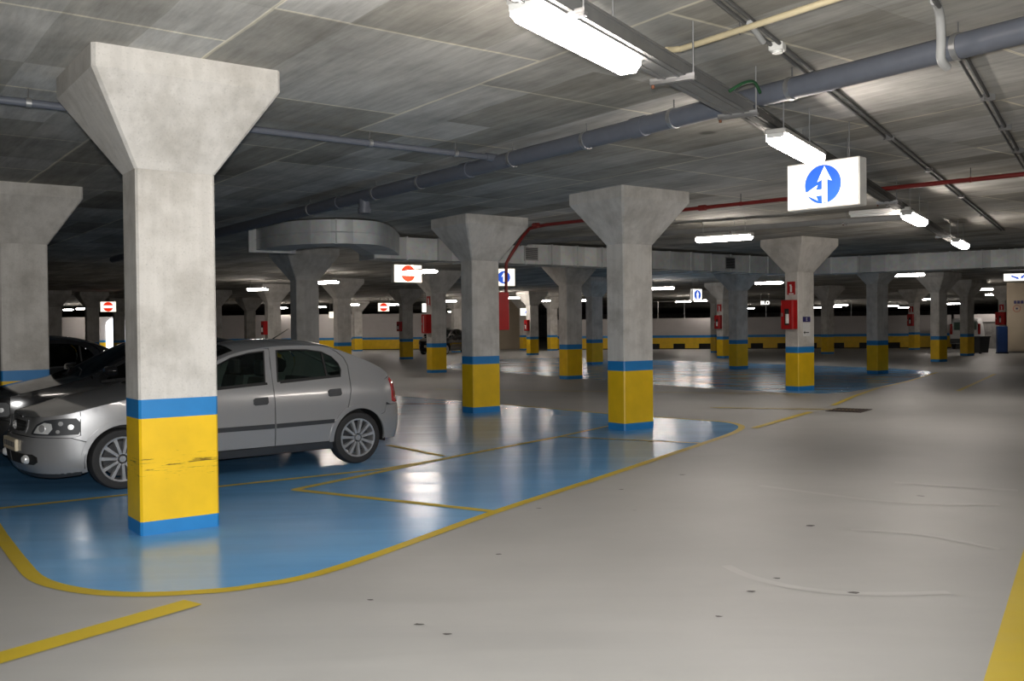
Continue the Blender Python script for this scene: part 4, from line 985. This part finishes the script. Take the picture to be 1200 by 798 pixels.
    for sd in (-1, 1):
        m2 = MB(); m2.box(1.85, 2.35, sd * .36 - .24, sd * .36 + .24, .42, .58, 'seat', .05)
        m2.loft([[(2.28 + dx, sd * .36 + y, z * kz) for dx, y in ((0, -.22), (0, .22), (.12, .22), (.12, -.22))] for z, dx in ((.5, 0),)] + [[(2.40 + dx, sd * .36 + y, 1.02 * kz) for dx, y in ((0, -.19), (0, .19), (.09, .19), (.09, -.19))]], 'seat'); se = m2.build('front_seat', root)
        m2 = MB(); m2.box(2.42, 2.50, sd * .36 - .12, sd * .36 + .12, 1.04 * kz, 1.21 * kz, 'seat', .03); m2.build('headrest', se)
    m2 = MB(); m2.box(2.75, 3.1, -.62, .62, .42, .58, 'seat', .05); m2.loft([[(3.05, -.62, .5), (3.05, .62, .5), (3.17, .62, .5), (3.17, -.62, .5)], [(3.22, -.60, .98 * kz), (3.22, .60, .98 * kz), (3.30, .6, .98 * kz), (3.30, -.6, .98 * kz)]], 'seat'); m2.build('rear_bench', root)
    m2 = MB(); m2.box(3.3, 3.8, -.62, .62, .86 * kz, .885 * kz, 'seat'); m2.build('parcel_shelf', root)
CARS = RAD(38.85); cd = Vector((math.cos(CARS), math.sin(CARS), 0)); cl = Vector((-cd.y, cd.x, 0))
co = Vector((-4.816, 9.147, 0))
car = empty('hatchback_car', co, CARS, 'silver five door hatchback parked behind the foreground pillar', 'car', 'parked cars')
car.scale = (.9718,) * 3
build_car(car, 'silver')
p = co + cl * 2.42 - cd * .13
car2 = empty('hatchback_car', p, CARS, 'black car parked beyond the silver hatchback, its headlamp showing', 'car', 'parked cars'); build_car(car2, 'blackpaint', True, 1.0, True, 'dark_glass')
p = co + cl * 5.45 - cd * 1.2
car3 = empty('hatchback_car', p, CARS, 'second black car with only its dark roof and windscreen showing', 'car', 'parked cars'); build_car(car3, 'blackpaint', False, 1.01, False, 'dark_glass')
car4 = empty('hatchback_car', (-4.75, 54.2, 0), RAD(70), 'small far dark car between two pillars below the no entry signs', 'car', 'parked cars'); build_car(car4, 'blackpaint', False, 1.06, True)
car5 = empty('hatchback_car', (-4.6, 66.0, 0), RAD(110), 'small far white car left of the blue floor pillar', 'car', 'parked cars'); build_car(car5, 'whitepaint', False, .95, True)
# white van seen from behind
v = empty('white_van', (25.9, 54.6, 0), RAD(57), 'white van parked behind a right hand pillar', 'van')
m = MB()
def vr(x, w, zt, zs=.3): return [(x, -w, zs), (x, -w - .03, .9), (x, -w + .03, 1.35), (x, -w + .14, zt - .05), (x, -w + .25, zt), (x, w - .25, zt), (x, w - .14, zt - .05), (x, w - .03, 1.35), (x, w + .03, .9), (x, w, zs)]
m.loft([vr(0, .76, 1.66, .4), vr(.1, .80, 1.78), vr(2.6, .82, 1.82), vr(3.2, .82, 1.70), vr(3.75, .80, 1.15), vr(4.3, .74, .95)], 'whitepaint'); m.build('body', v, True)
m = MB(); m.box(-.02, .03, -.60, .60, 1.1, 1.55, 'glass'); m.build('rear_window', v)
for sy in (-1, 1):
    m = MB(); m.box(-.03, .08, min(sy * .66, sy * .80), max(sy * .66, sy * .80), .85, 1.45, 'hi', .02); m.build('tail_lamp', v)
    for xx in (.85, 3.5):
        m = MB(); m.revolve([(0, -.1), (.2, -.1), (.3, -.08), (.3, .08), (.2, .1), (0, .1)], 'rubber', 24, (xx, sy * .72, .3), 'y'); m.build('wheel', v, True)
m = MB(); m.box(-.08, .1, -.78, .78, .35, .6, 'plastic', .04); m.build('rear_bumper', v); m = MB(); m.box(-.05, 0, -.26, .26, .68, .8, 'plate'); m.build('number_plate', v)

# ------------------------------------------------------------------ world, flash, camera
wd = bpy.data.worlds.new('World'); SC.world = wd; wd.use_nodes = True
wd.node_tree.nodes['Background'].inputs[0].default_value = (.6, .65, .7, 1); wd.node_tree.nodes['Background'].inputs[1].default_value = .05
cam = bpy.data.cameras.new('camera'); cam.sensor_width = 36; cam.lens = 1119.43 / 1200 * 36; cam.clip_start = .05; cam.clip_end = 400
co_ = bpy.data.objects.new('camera', cam); COL.objects.link(co_)
pitch, roll = .0134, -.0105
fw = Vector((0, math.cos(pitch), -math.sin(pitch))); up = Vector((0, math.sin(pitch), math.cos(pitch))); rt = Vector((1, 0, 0))
r2 = rt * math.cos(roll) + up * math.sin(roll)
u2 = r2.cross(fw)
mt = Matrix((r2, u2, -fw)).transposed().to_4x4(); mt.translation = Vector((0, 0, 1.5)); co_.matrix_world = mt
SC.camera = co_
fl = bpy.data.lights.new('camera_flash', 'SPOT'); fl.energy = 1750; fl.spot_size = RAD(95); fl.spot_blend = .7; fl.shadow_soft_size = .025; fl.color = (1, .985, .96)
fo = bpy.data.objects.new('camera_flash', fl); COL.objects.link(fo); fo.location = (-.02, .04, 1.62); fo.rotation_euler = (RAD(90), 0, 0)
vs_ = SC.view_settings; vs_.view_transform = 'Standard'; vs_.look = 'None'; vs_.gamma = 1; vs_.use_curve_mapping = False; vs_.exposure = 0
SC.cycles.use_denoising = True
SC.cycles.max_bounces = 6; SC.cycles.diffuse_bounces = 4; SC.cycles.glossy_bounces = 3; SC.cycles.transparent_max_bounces = 10
SC.cycles.sample_clamp_indirect = 6
